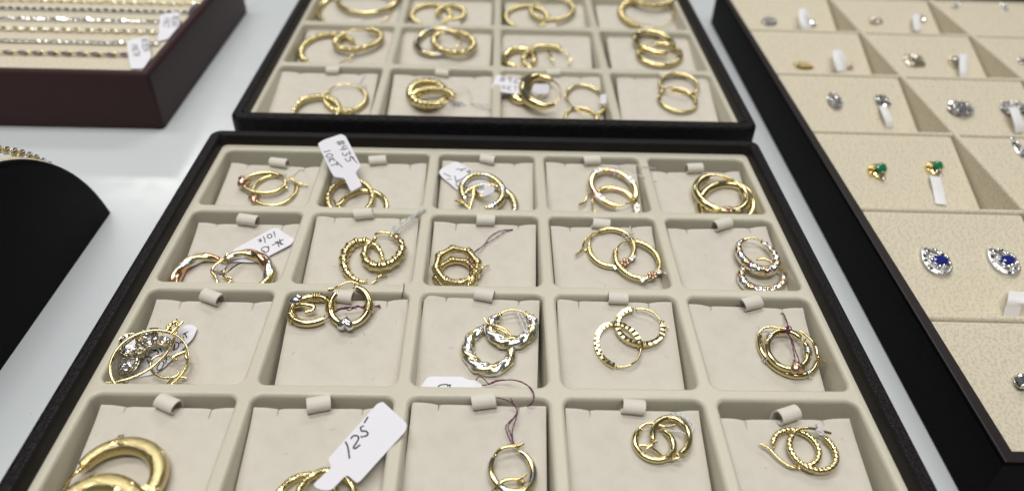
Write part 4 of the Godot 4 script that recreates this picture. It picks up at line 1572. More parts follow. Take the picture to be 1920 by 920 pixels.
# loose fibres and specks lying on the pads, the frames and the counter
func lint() -> void:
	var r := RandomNumberGenerator.new()
	r.seed = 31
	var s := Shape.new()
	for k in 70:
		var c: Vector3
		if k < 52:
			var i := r.randi_range(-2, 2)
			var row := r.randi_range(0, 3)
			var z := (row - 2) * 39.69 + r.randf_range(10, 34)
			c = Vector3(i * 40.0 + r.randf_range(-15, 15), 14.0 + 0.2 * ((row - 2) * 39.69 + 31.0 - z) + 0.16, z)
		else:
			c = Vector3([-120.0, 118.0][k % 2] + r.randf_range(-9, 5), 0.08, r.randf_range(-100, 60))
		var a := r.randf() * TAU
		var n := r.randf_range(0.2, 0.8)
		var bend := r.randf_range(-1.2, 1.2)
		var path := PackedVector3Array()
		for m in 7:
			var f := m / 6.0 - 0.5
			path.append(c + Vector3(cos(a + bend * f) * f * n * 2.0, -0.2 * sin(a + bend * f) * f * n * 2.0 if k < 52 else 0.0, sin(a + bend * f) * f * n * 2.0))
		s.tube(path, r.randf_range(0.022, 0.04), 4)
	var o := put("lint", s, M.dust)
	tag_meta(o, "tiny loose fibres and specks scattered over the pads and the counter", "lint")
	o.set_meta("kind", "stuff")


func build_jewellery() -> void:
	var h: Dictionary
	var t: Node3D
	h = hoop("slim gold hoop with a copper heart at its left, upper of two, back left cell", "pairs of hoop earrings on the pads of the nearest tray", [-80.72, 18.02, -59.13], [7.54, -0.07, 0.39], [0.28, 0.89, -5.24], 1.022, 6.100, 0, "engraved", 0.85, M.gold, true, 0.00)
	heart(h, 0.44, 2.9, M.rose, PI, 0.5)
	h = hoop("slim gold hoop lying under its copper-hearted twin in back left cell", "pairs of hoop earrings on the pads of the nearest tray", [-76.95, 16.4, -56.88], [7.88, -0.07, 0.37], [0.37, 1.5, -7.48], 1.752, 6.704, 0, "engraved", 0.85, M.gold, true, 0.00)
	heart(h, 0.42, 2.6, M.rose, PI, -0.3)
	extra_wire(h, [-75.86, 18.51, -62.94, -72.4, 18.78, -61.27, -68.65, 18.19, -59.32, -65.34, 17.37, -59.22], 0.36, "ear_wire")
	thread("white thread knotted round the hinge of the copper-hearted hoops", [[-75.27, 18.57, -63.71, -73.2, 19.05, -61.65, -71.84, 18.59, -60.33, -73.29, 19, -60.36, -72.74, 19.29, -62.34, -72.55, 19.05, -59.62, -71.14, 18.02, -58.48], [-72.4, 18.37, -62.72, -70.86, 18.11, -65.95, -70.04, 18.37, -67.72, -68.32, 18.28, -67.78]], 0.16, M.white_thread, "")
	h = hoop("ridged gold hoop holding the tall upright tag in the back row", "pairs of hoop earrings on the pads of the nearest tray", [-48.71, 16.91, -52.19], [7.63, 0.28, -1.89], [-2.27, 1.35, -8.98], -8.123, -2.190, 1, "ridged", 1.05, M.gold, true, 0.00)
	h = hoop("plain gold hoop leaning out to the right of the ridged one under the upright tag", "pairs of hoop earrings on the pads of the nearest tray", [-43.98, 15.04, -48.6], [4.9, 1.42, -7.08], [-6.82, 0.91, -4.54], -1.981, 3.083, 1, "plain", 1.00, M.gold, true, 0.00)
	extra_wire(h, [-54.64, 16.23, -52.01, -53.26, 15.83, -49.52, -51.85, 16.12, -49.96, -50.81, 16.79, -51.33], 0.40, "catch")
	price_tag("upright white tag with a notched neck, standing out over the tray's black back edge", [-52.35, 24.84, -62.79], [0.9656, -0.2458, -0.0852], [0, 0.3275, -0.9448], [-9.76, 6.68, -7.93, 8.89, -2.06, 13.1, -0.42, 12.52, 6.68, 0.14, 5.04, -3.22, 8.14, -8.42, 4.43, -11.85, 1.43, -6.38, -2.07, -6.74, -3.5, -4.72], [[2.44, 3.74, 5.23, 1.1], [-2, 0.12, 0.24, -1.93]] + word("#435", -3.51, 8.99, 5.21, -8.71, 3.00) + word("10KT", -7.41, 4.02, 4.41, -7.53, 2.40), "", 0.20)
	h = hoop("diamond-cut yellow and white gold hoop lying over a tag in the back row", "pairs of hoop earrings on the pads of the nearest tray", [-1.3, 18.08, -56.32], [6.89, 0.44, -2.75], [-3.31, 1.29, -8.07], -7.967, -2.893, 0, "cut", 1.30, M.tone, false, 0.00)
	h = hoop("diamond-cut hoop half hidden by the divider, right of the one lying on a tag", "pairs of hoop earrings on the pads of the nearest tray", [0.78, 15.7, -50.36], [9.35, 0.65, -3.23], [-3.48, 1.94, -9.7], -1.681, 2.599, 1, "cut", 1.30, M.tone, false, 0.00)
	extra_wire(h, [-11.02, 17.5, -50.86, -8.23, 16.71, -50.95, -5.55, 15.31, -48.94], 0.40, "ear_wire")
	extra_wire(h, [-5.55, 15.31, -48.94, -4.89, 16.69, -51.85, -4.4, 17.78, -54.26, -4.49, 19.2, -57.39], 0.40, "ear_wire")
	extra_wire(h, [-4.47, 17.88, -56.77, -3.1, 17.73, -55.03, -1.55, 17.64, -53.56, -0.43, 17.79, -54.35], 0.90, "catch")
	price_tag("white tag lying beneath the diamond-cut hoops of the back row", [-7.45, 17.83, -62.83], [1, 0, 0], [0, 0.2055, -0.9787], [-10.41, 4.41, -9.73, 6.09, -4.82, 10.14, -3.23, 9.9, 8.01, 0.79, 10.55, -1.57, 10.58, -3.97, 5.88, -8.02, 4.32, -6.76, 0.17, -7.64, -2.21, -5.34, -9.11, 1.98], [[-3.86, 6.19, -1.7, 6.02, -0.15, 6.73], [-1.31, 6.14, -2.24, 5.01], [0.01, 5.51, 0.72, 4.09], [0.85, 5.98, 1.3, 4.33, 0.58, 4.7], [1.28, 4.99, 2.45, 5.13], [-8.51, 3.85, -5.81, 2.06], [-7.04, 1.05, -6.52, 0.64], [-6.03, 0.97, -5.47, 0.66], [-4.28, 2.49, -3.93, 0.76, -3.58, -0.05, -1.4, 1.42], [-3.2, -0.04, -2.02, -0.55, -2.15, -2.16, -3.29, -2.45, -3.61, -1.12, -3.2, -0.04], [0.2, -3.17, 1.91, -2.59, 3.61, -1.48]], "", 0.25)
	price_tag("narrow white paper tail looped over the diamond-cut hoop in the back row", [0.73, 21.09, -52.9], [0.8839, -0.4347, -0.1725], [-0, 0.3688, -0.9295], [-1.67, 1.34, -0.5, 2.1, 2.82, 2.09, 2.6, -0.11, -2.05, -4.14, -1.19, -1.28], [], "", 0.00)
	h = hoop("square-edged tricolour hoop with white star panels, upper of two tied by white thread", "pairs of hoop earrings on the pads of the nearest tray", [46.85, 18.73, -59.03], [7.05, 0.49, -3.07], [-3.96, 1.42, -8.85], -7.262, -2.076, 0, "panels", 1.20, M.tone_rough, true, 0.00)
	star_panel(h, 0.2)
	star_panel(h, 0.52)
	star_panel(h, 0.86)
	h = hoop("square-edged tricolour hoop with a white star panel, lower of two tied by white thread", "pairs of hoop earrings on the pads of the nearest tray", [46.74, 15.64, -51.58], [7.72, 0.39, -1.96], [-2.29, 1.74, -8.68], -2.578, 1.820, 1, "panels", 1.20, M.tone_rough, true, 0.00)
	star_panel(h, 0.2)
	star_panel(h, 0.5)
	extra_wire(h, [33.8, 16.02, -51.49, 35.75, 16.45, -52.64, 36.4, 16.68, -53.78, 37, 17.1, -55.86, 38.58, 17.67, -57.75], 0.42, "ear_wire")
	thread("white thread round the top of the tricolour hoops, its two ends lying across the divider", [[47.69, 19.5, -64.99, 48.28, 21.5, -66.92, 49.62, 20.2, -71.89, 49.46, 21.2, -66.71, 49.58, 19.6, -64.55], [49.48, 20.5, -71.05, 53.59, 20.6, -72.13, 56.77, 21.6, -70.16, 60.18, 21.6, -69.19, 64.42, 19.5, -71.44], [49.51, 20.5, -71.27, 52.36, 20.6, -68.81, 55.56, 21.5, -64.32, 59.23, 21, -62.4, 63.7, 19, -62.9]], 0.17, M.white_thread, "")
	h = hoop("thick gold hoop with a dark rose and leaves, upper of two in back right cell", "pairs of hoop earrings on the pads of the nearest tray", [86.47, 18.56, -56.73], [8.69, 0.2, -1.99], [-2.24, 0.97, -9.66], 1.716, 6.336, 0, "plain", 1.55, M.gold, true, 0.00)
	flower(h, 0.60, 2.2, true, M.rose, M.gold)
	h = hoop("thick gold hoop lying flat under the flowered one in back right cell", "pairs of hoop earrings on the pads of the nearest tray", [88.19, 16.1, -53.36], [7.31, 1.73, -8.63], [-7.06, 1.15, -5.75], -2.103, 3.299, 1, "plain", 1.55, M.gold, true, 0.00)
	extra_wire(h, [83.2, 20.94, -65.6, 85.73, 21.31, -64.92, 89.14, 20.69, -63.85, 92.58, 20.07, -63.72], 0.40, "ear_wire")
	h = hoop("yellow, rose and white swirled hoop against the left wall of its cell", "pairs of hoop earrings on the pads of the nearest tray", [-88.25, 15.76, -9.25], [7.13, 0.71, -3.53], [-3.74, 1.45, -7.27], 0.626, 4.221, 0, "swirl", 1.65, M.tone_rough, false, 0.00)
	h = hoop("yellow, rose and white swirled hoop lying on a tag, right of its twin", "pairs of hoop earrings on the pads of the nearest tray", [-75.37, 16.61, -10.7], [5.1, 0.91, -5.37], [-6.34, 1, -5.85], -2.360, 1.647, 1, "swirl", 1.65, M.tone_rough, false, 0.00)
	extra_wire(h, [-82.19, 18.73, -17.36, -82.41, 18.53, -15.36, -84.06, 18.15, -13.45, -85.23, 17.45, -11.96, -85.48, 16.8, -10.7], 0.50, "ear_wire")
	extra_wire(h, [-85.48, 16.8, -10.7, -84.33, 16.2, -9.67, -83.39, 15.55, -8.45, -83.27, 14.7, -7.2], 0.50, "ear_wire")
	extra_wire(h, [-82.11, 16.29, -12.13, -81.4, 16, -9.71, -79.4, 15.91, -9.22, -79.06, 15.53, -8.32, -79.97, 14.88, -7.07], 0.50, "ear_wire")
	flower(h, -0.12, 1.1, false, M.gold)
	price_tag("white tag with its lettering upside down under the yellow, rose and white hoop", [-74.67, 17.38, -20.89], [1, 0, 0], [0, 0.1772, -0.9842], [-10.16, -6.33, -6.72, -0.79, -6.54, 0.56, 4.01, 9.75, 5.71, 9.88, 9.03, 7.05, 12.11, 5.27, 11.52, 2.97, 4.26, -2.77, 0.71, -4.81, -7.31, -4.54, -7.6, -7.36, -9.02, -8.88], [[4.66, 8.26, 5.42, 6.6], [5.53, 6.05, 5.7, 5.87], [3.07, 6.83, 3.89, 7.03, 4.51, 6.03, 3.9, 5.32, 3.13, 5.77, 3.07, 6.83], [1.72, 5.97, 2.52, 4.6], [2.5, 4.24, 2.85, 3.51], [0.9, 5.03, 1.45, 4.03, 0.32, 4.56], [1.45, 4.03, 0.94, 3.56], [7.22, 4.93, 8.28, 2.54], [8.44, 4.82, 5.38, 2.3], [6.6, 4.14, 7.69, 1.76], [6.02, 3.67, 8.82, 2.91], [4.21, 1.91, 4.61, 0.03, 3.82, -0.7, 3, -0], [3.82, -0.7, 2.48, 0.07, 2.4, 1.19, 3.32, 1.66, 4.2, 1.46], [1.5, -0.84, 2.26, -1.27, 1.34, -1.64, 0.15, -0.78]], "", 0.25)
	thread("dark thread tying the swirled hoops' tag", [[-85.79, 17.49, -11.14, -84.44, 17.9, -10.2, -82.78, 17.4, -9.71, -81.5, 16.94, -9.38], [-85.32, 17.61, -10.76, -82.97, 17.3, -9.18, -81.04, 16.86, -9.98, -79.36, 17.11, -12.24, -77.88, 17.29, -14.12, -76.61, 17.13, -15.36], [-80.58, 16.78, -10.59, -79.23, 17.28, -13.07, -77.16, 17.28, -15.07]], 0.13, M.dark_thread, "")
	h = hoop("bamboo-jointed gold hoop with open wire, lower left of its linked pair", "pairs of hoop earrings on the pads of the nearest tray", [-38.82, 16.82, -17.1], [6.01, 0, -1.52], [-2.03, 1.7, -7.99], 0.084, 4.582, 0, "bamboo", 1.75, M.gold, false, 0.00)
	extra_wire(h, [-35.16, 14.55, -8.92, -33.91, 15.24, -9.91, -32.67, 16.06, -11, -30.65, 15.83, -11.82], 0.36, "ear_wire")
	extra_wire(h, [-33.15, 16.68, -15.11, -33, 16.47, -13.05, -32.46, 16.1, -11.21], 0.50, "catch")
	h = hoop("bamboo-jointed gold hoop with closed wire, upper right of its linked pair", "pairs of hoop earrings on the pads of the nearest tray", [-32.66, 18.92, -20.08], [-5.25, 0.22, -2.66], [-2.98, -1.34, 5.79], -0.339, 4.804, 0, "bamboo", 1.75, M.gold, false, 0.00)
	extra_wire(h, [-36.29, 19.43, -27.85, -35.04, 20.05, -27.94, -32.96, 20.26, -28, -30.7, 19.98, -27.58, -28.21, 19.49, -28.16], 0.45, "ear_wire")
	thread("clear plastic thread from the bamboo-jointed hoops up across the divider", [[-30, 20, -32.15, -30.77, 20.5, -30.03, -30.35, 20, -27.56, -29.51, 20.5, -28.07, -28.12, 21, -31.46, -24.91, 22, -34.89, -21.05, 22.2, -39.23], [-29.94, 19.5, -28.22, -28.84, 21, -28.57, -26.99, 21.3, -30.8, -23.53, 22.2, -35.25, -20.18, 22, -39.35], [-30.58, 20.4, -31.31, -29.57, 20.8, -28.81, -30.69, 20, -27.55]], 0.26, M.clear_thread, "")
	h = hoop("ribbed bamboo hoop, upper of two stacked at the cell's lower left", "pairs of hoop earrings on the pads of the nearest tray", [-8.41, 19.15, -12.75], [6.29, 0.21, -1.41], [-1.6, 1.04, -6.96], -0.151, 5.071, 0, "ribbed", 1.40, M.gold, true, 0.00)
	h = hoop("ribbed bamboo hoop under its twin at the cell's lower left", "pairs of hoop earrings on the pads of the nearest tray", [-8.78, 16.06, -12], [3.04, 1.03, -5.15], [-5.17, 0.59, -2.94], -2.353, 3.367, 0, "ribbed", 1.40, M.gold, true, 0.00)
	extra_wire(h, [-1.5, 16.18, -10.57, -0.72, 16.75, -12.46, -0.33, 17.17, -14.54, 1.73, 16.84, -15.87], 0.36, "ear_wire")
	thread("burgundy thread from the ribbed bamboo hoops up to the slit in the pad", [[-4.23, 15.84, -7.9, -4.2, 17.96, -10.48, -4.64, 20.08, -14.09, -4.3, 20.42, -15.77, -3.11, 18.84, -20.38, -0.14, 18.21, -24.76, 1.87, 18.7, -28.68, 5.35, 19.07, -31.55, 9.59, 18.97, -32.55], [-4.45, 17.47, -10.03, -4.12, 19.75, -12.44, -4.63, 20.42, -15.77, -2.44, 18.8, -20.7, 0.2, 18.42, -24.79, 3.28, 18.68, -27.61, 6.76, 19.05, -30.93, 9.59, 18.91, -32.23]], 0.13, M.burgundy, "")
	h = hoop("gold hoop with a rose gold flower between silver leaves, wire open, left of its pair", "pairs of hoop earrings on the pads of the nearest tray", [42.31, 18.24, -24.51], [6.95, -0.3, 2.55], [2.79, 1.57, -7.42], -2.756, 2.421, 1, "engraved", 1.00, M.gold, true, 0.00)
	flower(h, 0.40, 1.9)
	extra_wire(h, [36.94, 19.93, -30.32, 34.07, 19.53, -27.34, 32.85, 19.03, -24.86, 32.4, 18.48, -23.07, 30.07, 17.67, -21.02], 0.42, "ear_wire")
	h = hoop("gold hoop with a rose gold flower between silver leaves, lower right of its pair", "pairs of hoop earrings on the pads of the nearest tray", [50.14, 17.82, -18.81], [6.46, 0.31, -2.77], [-3.15, 1.39, -7.19], 2.348, 7.332, 0, "engraved", 1.00, M.gold, true, 0.00)
	flower(h, 0.50, 1.9)
	thread("white thread looped round the top of the flowered hoops", [[46.11, 20.24, -27.88, 46.65, 21.42, -27.79, 48.82, 21.32, -28.27, 49.65, 20.55, -28.43, 47.63, 20.79, -26.65, 46.41, 19.9, -27.19], [49.68, 19.74, -34.39, 49.13, 20.05, -31.93, 48.37, 20.95, -28.44, 50.73, 19.86, -30.49]], 0.20, M.white_thread, "")
	h = hoop("crescent hoop with silver and rose scrolls, upper of two in second row's right cell", "pairs of hoop earrings on the pads of the nearest tray", [89.94, 19.07, -20.85], [5.19, 0.34, -2.13], [-2.74, 1.04, -6.51], 1.675, 6.737, 0, "scroll", 1.55, M.tone, true, 0.00)
	h = hoop("crescent hoop with silver and rose scrolls, lower of two in second row's right cell", "pairs of hoop earrings on the pads of the nearest tray", [90.16, 16.2, -13.19], [6.75, 0.36, -1.82], [-1.53, 1.1, -5.48], 1.870, 6.201, 0, "scroll", 1.55, M.tone, false, 0.00)
	extra_wire(h, [89.05, 19.12, -18.29, 91.49, 19.82, -17.78, 94.32, 19.12, -16.3, 96.66, 17.63, -14.83, 98.55, 17.15, -14.44], 0.50, "ear_wire")
	h = hoop("slim gold hoop set with four big clear stones at the left of its cell", "pairs of hoop earrings on the pads of the nearest tray", [-88.74, 19.98, 29.92], [8.72, -0.22, -4.16], [-4.16, 2.27, -8.85], -5.451, -2.119, 1, "plain", 0.46, M.gold, true, 0.00)
	big_stone(h, [-96.63, 20, 23.49], 2.97, 0.50, -0.30)
	big_stone(h, [-93.87, 19.3, 25.48], 2.61, -0.40, 0.50)
	big_stone(h, [-95.58, 17.81, 28.97], 2.97, 0.20, 0.35)
	big_stone(h, [-92.38, 20.42, 21.38], 2.70, 0.10, -0.20)
	big_stone(h, [-87.84, 19.81, 21.94], 2.16, -0.50, -0.30)
	h = hoop("bent slim gold hoop lying across the stones and the tag", "pairs of hoop earrings on the pads of the nearest tray", [-98.57, 20.8, 22.48], [12.02, 1.04, -6.93], [-7.02, 1.79, -11.91], -2.239, -0.119, 0, "plain", 0.42, M.gold, false, 0.00)
	extra_wire(h, [-86.72, 21.78, 17.09, -87.35, 22.01, 18.43, -87.36, 21.54, 19.32, -85.79, 21.62, 19.91, -84.44, 22.11, 18.47, -83.61, 22.57, 17.16], 0.50, "ear_wire")
	extra_wire(h, [-92.53, 20.96, 18.68, -89.88, 21.56, 19.22, -87.98, 21.55, 20.26, -86.6, 22.14, 18.28, -86.01, 22.06, 16.7, -84.99, 21.79, 17.06], 0.45, "ear_wire")
	extra_wire(h, [-85.91, 21.44, 20.81, -85.13, 21.92, 19.39, -84.31, 22.25, 18.73], 0.50, "ear_wire")
	h = hoop("small round gold wire hoop beside the big clear stones", "pairs of hoop earrings on the pads of the nearest tray", [-85.33, 17.82, 29.53], [1.63, 0.42, -2.6], [-4.16, 0.3, -2.57], 0.069, 4.637, 0, "plain", 0.38, M.gold, false, 0.00)
	extra_wire(h, [-81.31, 18.07, 25.67, -80.19, 17.34, 27.29, -80.15, 16.57, 29.13, -80.92, 15.85, 30.74, -81.87, 15.26, 32.21, -81.96, 14.71, 33.45], 0.40, "ear_wire")
	extra_wire(h, [-84.18, 18.41, 26.96, -83.28, 18.57, 26.17, -81.34, 18.79, 25.05], 0.75, "catch")
	extra_wire(h, [-84.61, 14.62, 33.89, -83.4, 15.51, 32.45, -82.35, 16.26, 31.72, -79.45, 15.84, 31.8], 0.42, "catch")
	price_tag("white tag under the hoops with big clear stones, its strip end pointing at the viewer", [-90.01, 15.91, 23.84], [0.9982, 0.0584, 0.0093], [0, 0.158, -0.9874], [-9.4, -6.16, -8.35, -5.43, -4.2, -4.63, -2.87, 0.1, 0.48, 1.87, 2.34, 6.08, 5.18, 9.98, 7.21, 9.93, 8.92, 8.71, 8.56, 5.2, 3.01, -3.69, 0.63, -5.86, -5.72, -7.48, -5.78, -8.61], [[-2.38, 1.94, -0.92, 1.35], [-1.3, 1.91, -0.01, 0.95, -0.18, 0.26], [-0.07, 2.35, 0.9, 1.16], [-3.23, -0.58, -1.9, -0.48, -0.85, -1.78, -1.54, -2.77], [-2.38, -1.38, -0.88, -3.59], [1.07, -3.64, 1.66, -1.85, 2.58, -2.55, 2.25, -4.34, 1.31, -4.63, 1.07, -3.64], [2.3, -1.41, 2.79, -0.5, 2.97, -2.33], [3.77, 4.23, 4.2, 1.54], [3.77, 4.23, 4.98, 3.63, 5.09, 2.22, 4.32, 1.54], [5.35, 3.72, 5.53, 4.47, 6.03, 3.84], [6.15, 3.7, 6.07, 4.79], [5.89, 5.51, 5.69, 5.8], [5.72, 7.05, 6.81, 5.48], [5.46, 6.57, 6.5, 7.51]], "", 0.50)
	h = hoop("hoop with clasped hands and a silver heart, lying at the back left of its cell", "pairs of hoop earrings on the pads of the nearest tray", [-49.88, 20, 9.06], [5.74, 0.14, -1.18], [-0.93, 0.98, -4.39], 0.722, 5.257, 0, "plain", 1.15, M.gold, false, 0.00)
	heart(h, 0.34, 2.5, M.white_gold, PI)
	band_wrap(h, 0.62, 4, M.gold, 1.15)
	band_wrap(h, 0.12, 4, M.gold, 1.15)
	extra_wire(h, [-54.47, 21.05, 8.77, -51.72, 21.66, 8.68, -49.01, 21.39, 9.03, -49.22, 20.79, 10.05, -51.05, 20.82, 10.89], 0.70, "hands")
	h = hoop("hoop with clasped hands and a silver heart, threaded through the pull tab at the back", "pairs of hoop earrings on the pads of the nearest tray", [-38.71, 20.88, 7.99], [5.59, 0.16, -0.63], [-0.75, 1.57, -6.29], 2.414, 7.477, 0, "plain", 1.10, M.gold, false, 0.00)
	heart(h, 0.42, 2.7, M.white_gold, PI)
	band_wrap(h, 0.14, 4, M.gold, 1.2)
	band_wrap(h, 0.72, 4, M.gold, 1.2)
	extra_wire(h, [-46.14, 21.49, 1.54, -44.33, 21.55, 1.26, -43.23, 22.16, 1.19, -40.95, 22.8, -0.01, -38.61, 22.68, -0.41, -37.34, 22.19, 0.05], 0.40, "ear_wire")
	thread("burgundy thread knotted across the silver-hearted hoops", [[-44.84, 19.87, 12.66, -42.41, 21.09, 10.53, -39.81, 21.43, 9.85, -37.22, 21.55, 9.25, -33.94, 21.44, 8.78, -30.01, 19.26, 6.69], [-42.3, 21.18, 11.1, -40.49, 21.67, 9.64, -38.35, 21.49, 10.56, -36.23, 21.82, 8.92, -34.5, 21.49, 9.53, -30.27, 19.48, 6.12], [-42.06, 21.54, 10.31, -39.13, 21.87, 9.63, -36.41, 21.69, 10.06]], 0.17, M.burgundy, "")
	thread("short dark thread end standing on the divider above the silver-hearted hoops", [[-24.18, 19.5, 2.97, -23.81, 21.3, 2.33, -23.53, 22.2, 1.42, -23.61, 23, 0.17]], 0.13, M.dark_thread, "")
	h = hoop("octagonal hoop of twisted yellow and textured white gold, lower left of its pair", "pairs of hoop earrings on the pads of the nearest tray", [2.48, 17.18, 20.98], [6.18, 0.45, -1.33], [-1.51, 1.28, -6.6], -4.779, -0.161, 1, "octagon", 1.60, M.tone_rough, true, 0.00)
	h = hoop("octagonal hoop of twisted yellow and textured white gold, upper right of its pair", "pairs of hoop earrings on the pads of the nearest tray", [8.77, 19.31, 14.19], [6, 0.2, -2.21], [-1.83, 1.05, -4.87], 2.036, 6.712, 0, "octagon", 1.60, M.tone_rough, true, 0.00)
	extra_wire(h, [0.68, 21.24, 12.82, 1.82, 20.89, 14.57, 4.29, 21.08, 15.62, 6.89, 20.64, 16.78, 8.52, 19.53, 18.35], 0.36, "ear_wire")
	thread("white thread inside the upper octagonal hoop", [[9.55, 21.54, 8.32, 10.54, 20.54, 10.31, 11.81, 20.01, 13.95, 12.59, 19.74, 17.31], [9.88, 21.54, 8.32, 11.87, 20.22, 10.91, 13.12, 19.77, 14.15, 12.39, 19.63, 17.84]], 0.20, M.white_thread, "")
	price_tag("white tag lying flat, half hidden by the divider in front of the octagonal hoops", [-7.13, 14.11, 32.44], [1, 0, 0], [0, 0.1961, -0.9806], [-9.08, 0.13, -7.2, 3.19, 2.2, 3.22, 3.77, 2.15, 6.07, 2.18, 8.03, 0.26, 6.17, -1.68, 4.28, -1.7, 2.45, -3.2, -7.32, -3.32, -9.36, -1.23], [[-4.29, 0.02, -3.71, 0.54, -1.97, 0.7, -1.68, 0.14], [-4.13, -0.23, -2.95, -0.81], [-1.51, 0.57, -0.9, 0.58], [-1.2, 0.49, -1.01, -0.28]], "", 0.00)
	h = hoop("slim sleeper hoop with notched square edge, upper right of its pair", "pairs of hoop earrings on the pads of the nearest tray", [46.16, 19.07, 13.22], [6.76, -0.25, 0.24], [0.26, 1.19, -6], 1.800, 6.427, 0, "square", 0.72, M.gold, true, 0.00)
	h = hoop("slim sleeper hoop with notched square edge, lower left of its pair", "pairs of hoop earrings on the pads of the nearest tray", [39.34, 17.17, 19.04], [6.05, 0.44, -1.3], [-1.61, 1.36, -7.02], -6.446, -2.116, 1, "square", 0.72, M.gold, true, 0.00)
	h = hoop("knotted gold hoop with white bands, inner of two tied by burgundy thread", "pairs of hoop earrings on the pads of the nearest tray", [87.41, 18.59, 21.23], [5.33, -0.32, 1.91], [2.22, 1.03, -6.04], 1.012, 6.905, 0, "plain", 0.95, M.gold, false, 0.00)
	band_wrap(h, 0.30, 3, M.white_gold)
	band_wrap(h, 0.93, 3, M.white_gold)
	heart(h, 0.72, 2.5, M.rose, PI, 0.4)
	h = hoop("knotted gold hoop, outer of two tied by burgundy thread", "pairs of hoop earrings on the pads of the nearest tray", [88.49, 17.3, 19.51], [7.74, 0.38, -1.92], [-2.23, 1.73, -8.63], 2.469, 5.575, 0, "plain", 0.85, M.gold, false, 0.00)
	band_wrap(h, 0.28, 2, M.white_gold, 1.2)
	band_wrap(h, 0.78, 2, M.white_gold, 1.25)
	extra_wire(h, [80.67, 18.98, 15.11, 82.13, 19.98, 14.09, 84.44, 20.58, 14.08, 88.25, 20.6, 15, 91.43, 20.06, 15.7], 0.42, "ear_wire")
	extra_wire(h, [92.17, 20.16, 15.22, 93.6, 20.09, 16.53, 95.66, 19.28, 19.58, 95.66, 18.22, 22.9, 95.97, 17.62, 23.92, 97.89, 17.09, 24.57], 0.40, "ear_wire")
	thread("burgundy thread binding the knotted hoops to the slit in their pad", [[89.62, 19.13, 6.85, 90.32, 19.26, 7.2, 90.34, 19.13, 9.33, 89.12, 20.81, 13.94, 88.18, 21.19, 16.03, 88.77, 20.14, 18.32, 89.4, 18.06, 20.7, 87.83, 19.28, 26.62, 87.98, 17.73, 29.33], [89.82, 19.24, 6.78, 90.31, 19.38, 8.1, 89.02, 21.05, 14.75, 87.83, 21.31, 16.44, 89.16, 19.88, 18.62, 89.79, 18.14, 21.31, 88.92, 19.37, 26.17, 87.82, 18.25, 28.77], [87.81, 21.38, 15.1, 89.23, 21.63, 14.87, 89.43, 21.46, 15.71, 88.02, 21.39, 17.07, 87.54, 21.4, 15.98, 88.54, 21.48, 16.59]], 0.15, M.burgundy, "")
	h = hoop("very thick brushed gold hoop, upper of two at the front left", "pairs of hoop earrings on the pads of the nearest tray", [-84.27, 17.88, 64.77], [9.54, 0.14, -0.8], [-0.73, 1.52, -8.44], -1.053, 2.666, 1, "thick", 2.10, M.gold_matte, false, 0.00)
	engraving(h, 0.16, 1.5)
	engraving(h, 0.45, 1.5)
	engraving(h, 0.74, 1.6)
	extra_wire(h, [-93.56, 18.54, 63.01, -94.28, 18.4, 63.68, -95.58, 17.54, 64.99, -96.43, 16.25, 66.92], 0.42, "ear_wire")
	h = hoop("very thick brushed gold hoop cut off by the bottom edge, at the front left", "pairs of hoop earrings on the pads of the nearest tray", [-85.68, 15.19, 75.48], [7.43, 1.95, -6.11], [-6.44, 2.27, -7.11], -1.295, 2.968, 1, "thick", 2.35, M.gold_matte, false, 0.00)
	engraving(h, 0.40, 1.5)
	engraving(h, 0.56, 1.5)
	h = hoop("patterned gold hoop in front of the tag reading 125", "pairs of hoop earrings on the pads of the nearest tray", [-35.01, 17.17, 68.69], [4.51, 0.79, -4.38], [-4.69, 0.84, -4.68], -1.473, 3.151, 1, "pattern", 0.95, M.gold, true, 0.00)
	h = hoop("patterned gold hoop behind its twin, left of the tag reading 125", "pairs of hoop earrings on the pads of the nearest tray", [-39.82, 15.29, 69.25], [3.38, 1.23, -6.15], [-6.27, 0.66, -3.31], -1.072, 2.774, 1, "pattern", 0.95, M.gold, true, 0.00)
	price_tag("white tag reading 125, leaning over the divider in the front row", [-29.46, 20.69, 59.92], [0.9989, -0.0442, -0.0135], [-0, 0.2916, -0.9565], [-8.75, -6.86, -4.93, -2.55, -5.57, -1.4, -5.87, -0.41, 4.2, 13.51, 5.51, 14.1, 11.99, 8.51, 11.79, 6.73, 2.09, -5.66, 1.33, -6.06, -1.16, -4.1, -4.21, -7.88, -6.43, -7.93], [[-2.35, 3.58, -1.61, 2.16, -0.98, -0.29], [-1.16, 4.47, -0.7, 5.11, 0.29, 5.13, 0.61, 4.41, 0.01, 3.02, -0.31, 2.33, 0.12, 2.07, 1.11, 2.91], [1.17, 5.05, 1.53, 4.85], [0.8, 7.14, 1.16, 6.38, 2.03, 6.4, 2.68, 5.93, 2.55, 5.3, 1.84, 5.07], [1.59, 8.5, 2.25, 9.91], [0.84, 7.42, 0.99, 7.28], [1.27, 7.71, 1.42, 7.58]], "", 0.15, M.ink, 0.20)
	h = hoop("two-tone gold hoop hung from burgundy thread, upper of two in the middle front cell", "pairs of hoop earrings on the pads of the nearest tray", [8.39, 17.95, 61.37], [4.46, 0.36, -2.11], [-2.44, 0.85, -5.01], 2.144, 6.922, 0, "two_tone", 1.00, M.tone, false, 0.00)
	extra_wire(h, [4.44, 18.86, 57.39, 6.12, 19.86, 56.37, 8.49, 20.13, 56.05, 9.86, 19.96, 55.91, 11.25, 19.77, 54.85], 0.50, "ear_wire")
	h = hoop("two-tone gold hoop at the bottom edge of the middle front cell", "pairs of hoop earrings on the pads of the nearest tray", [8.3, 15.95, 66.45], [4.2, 0.07, -0.36], [-0.28, 0.64, -3.21], -3.487, 0.839, 1, "two_tone", 1.10, M.tone, false, 0.00)
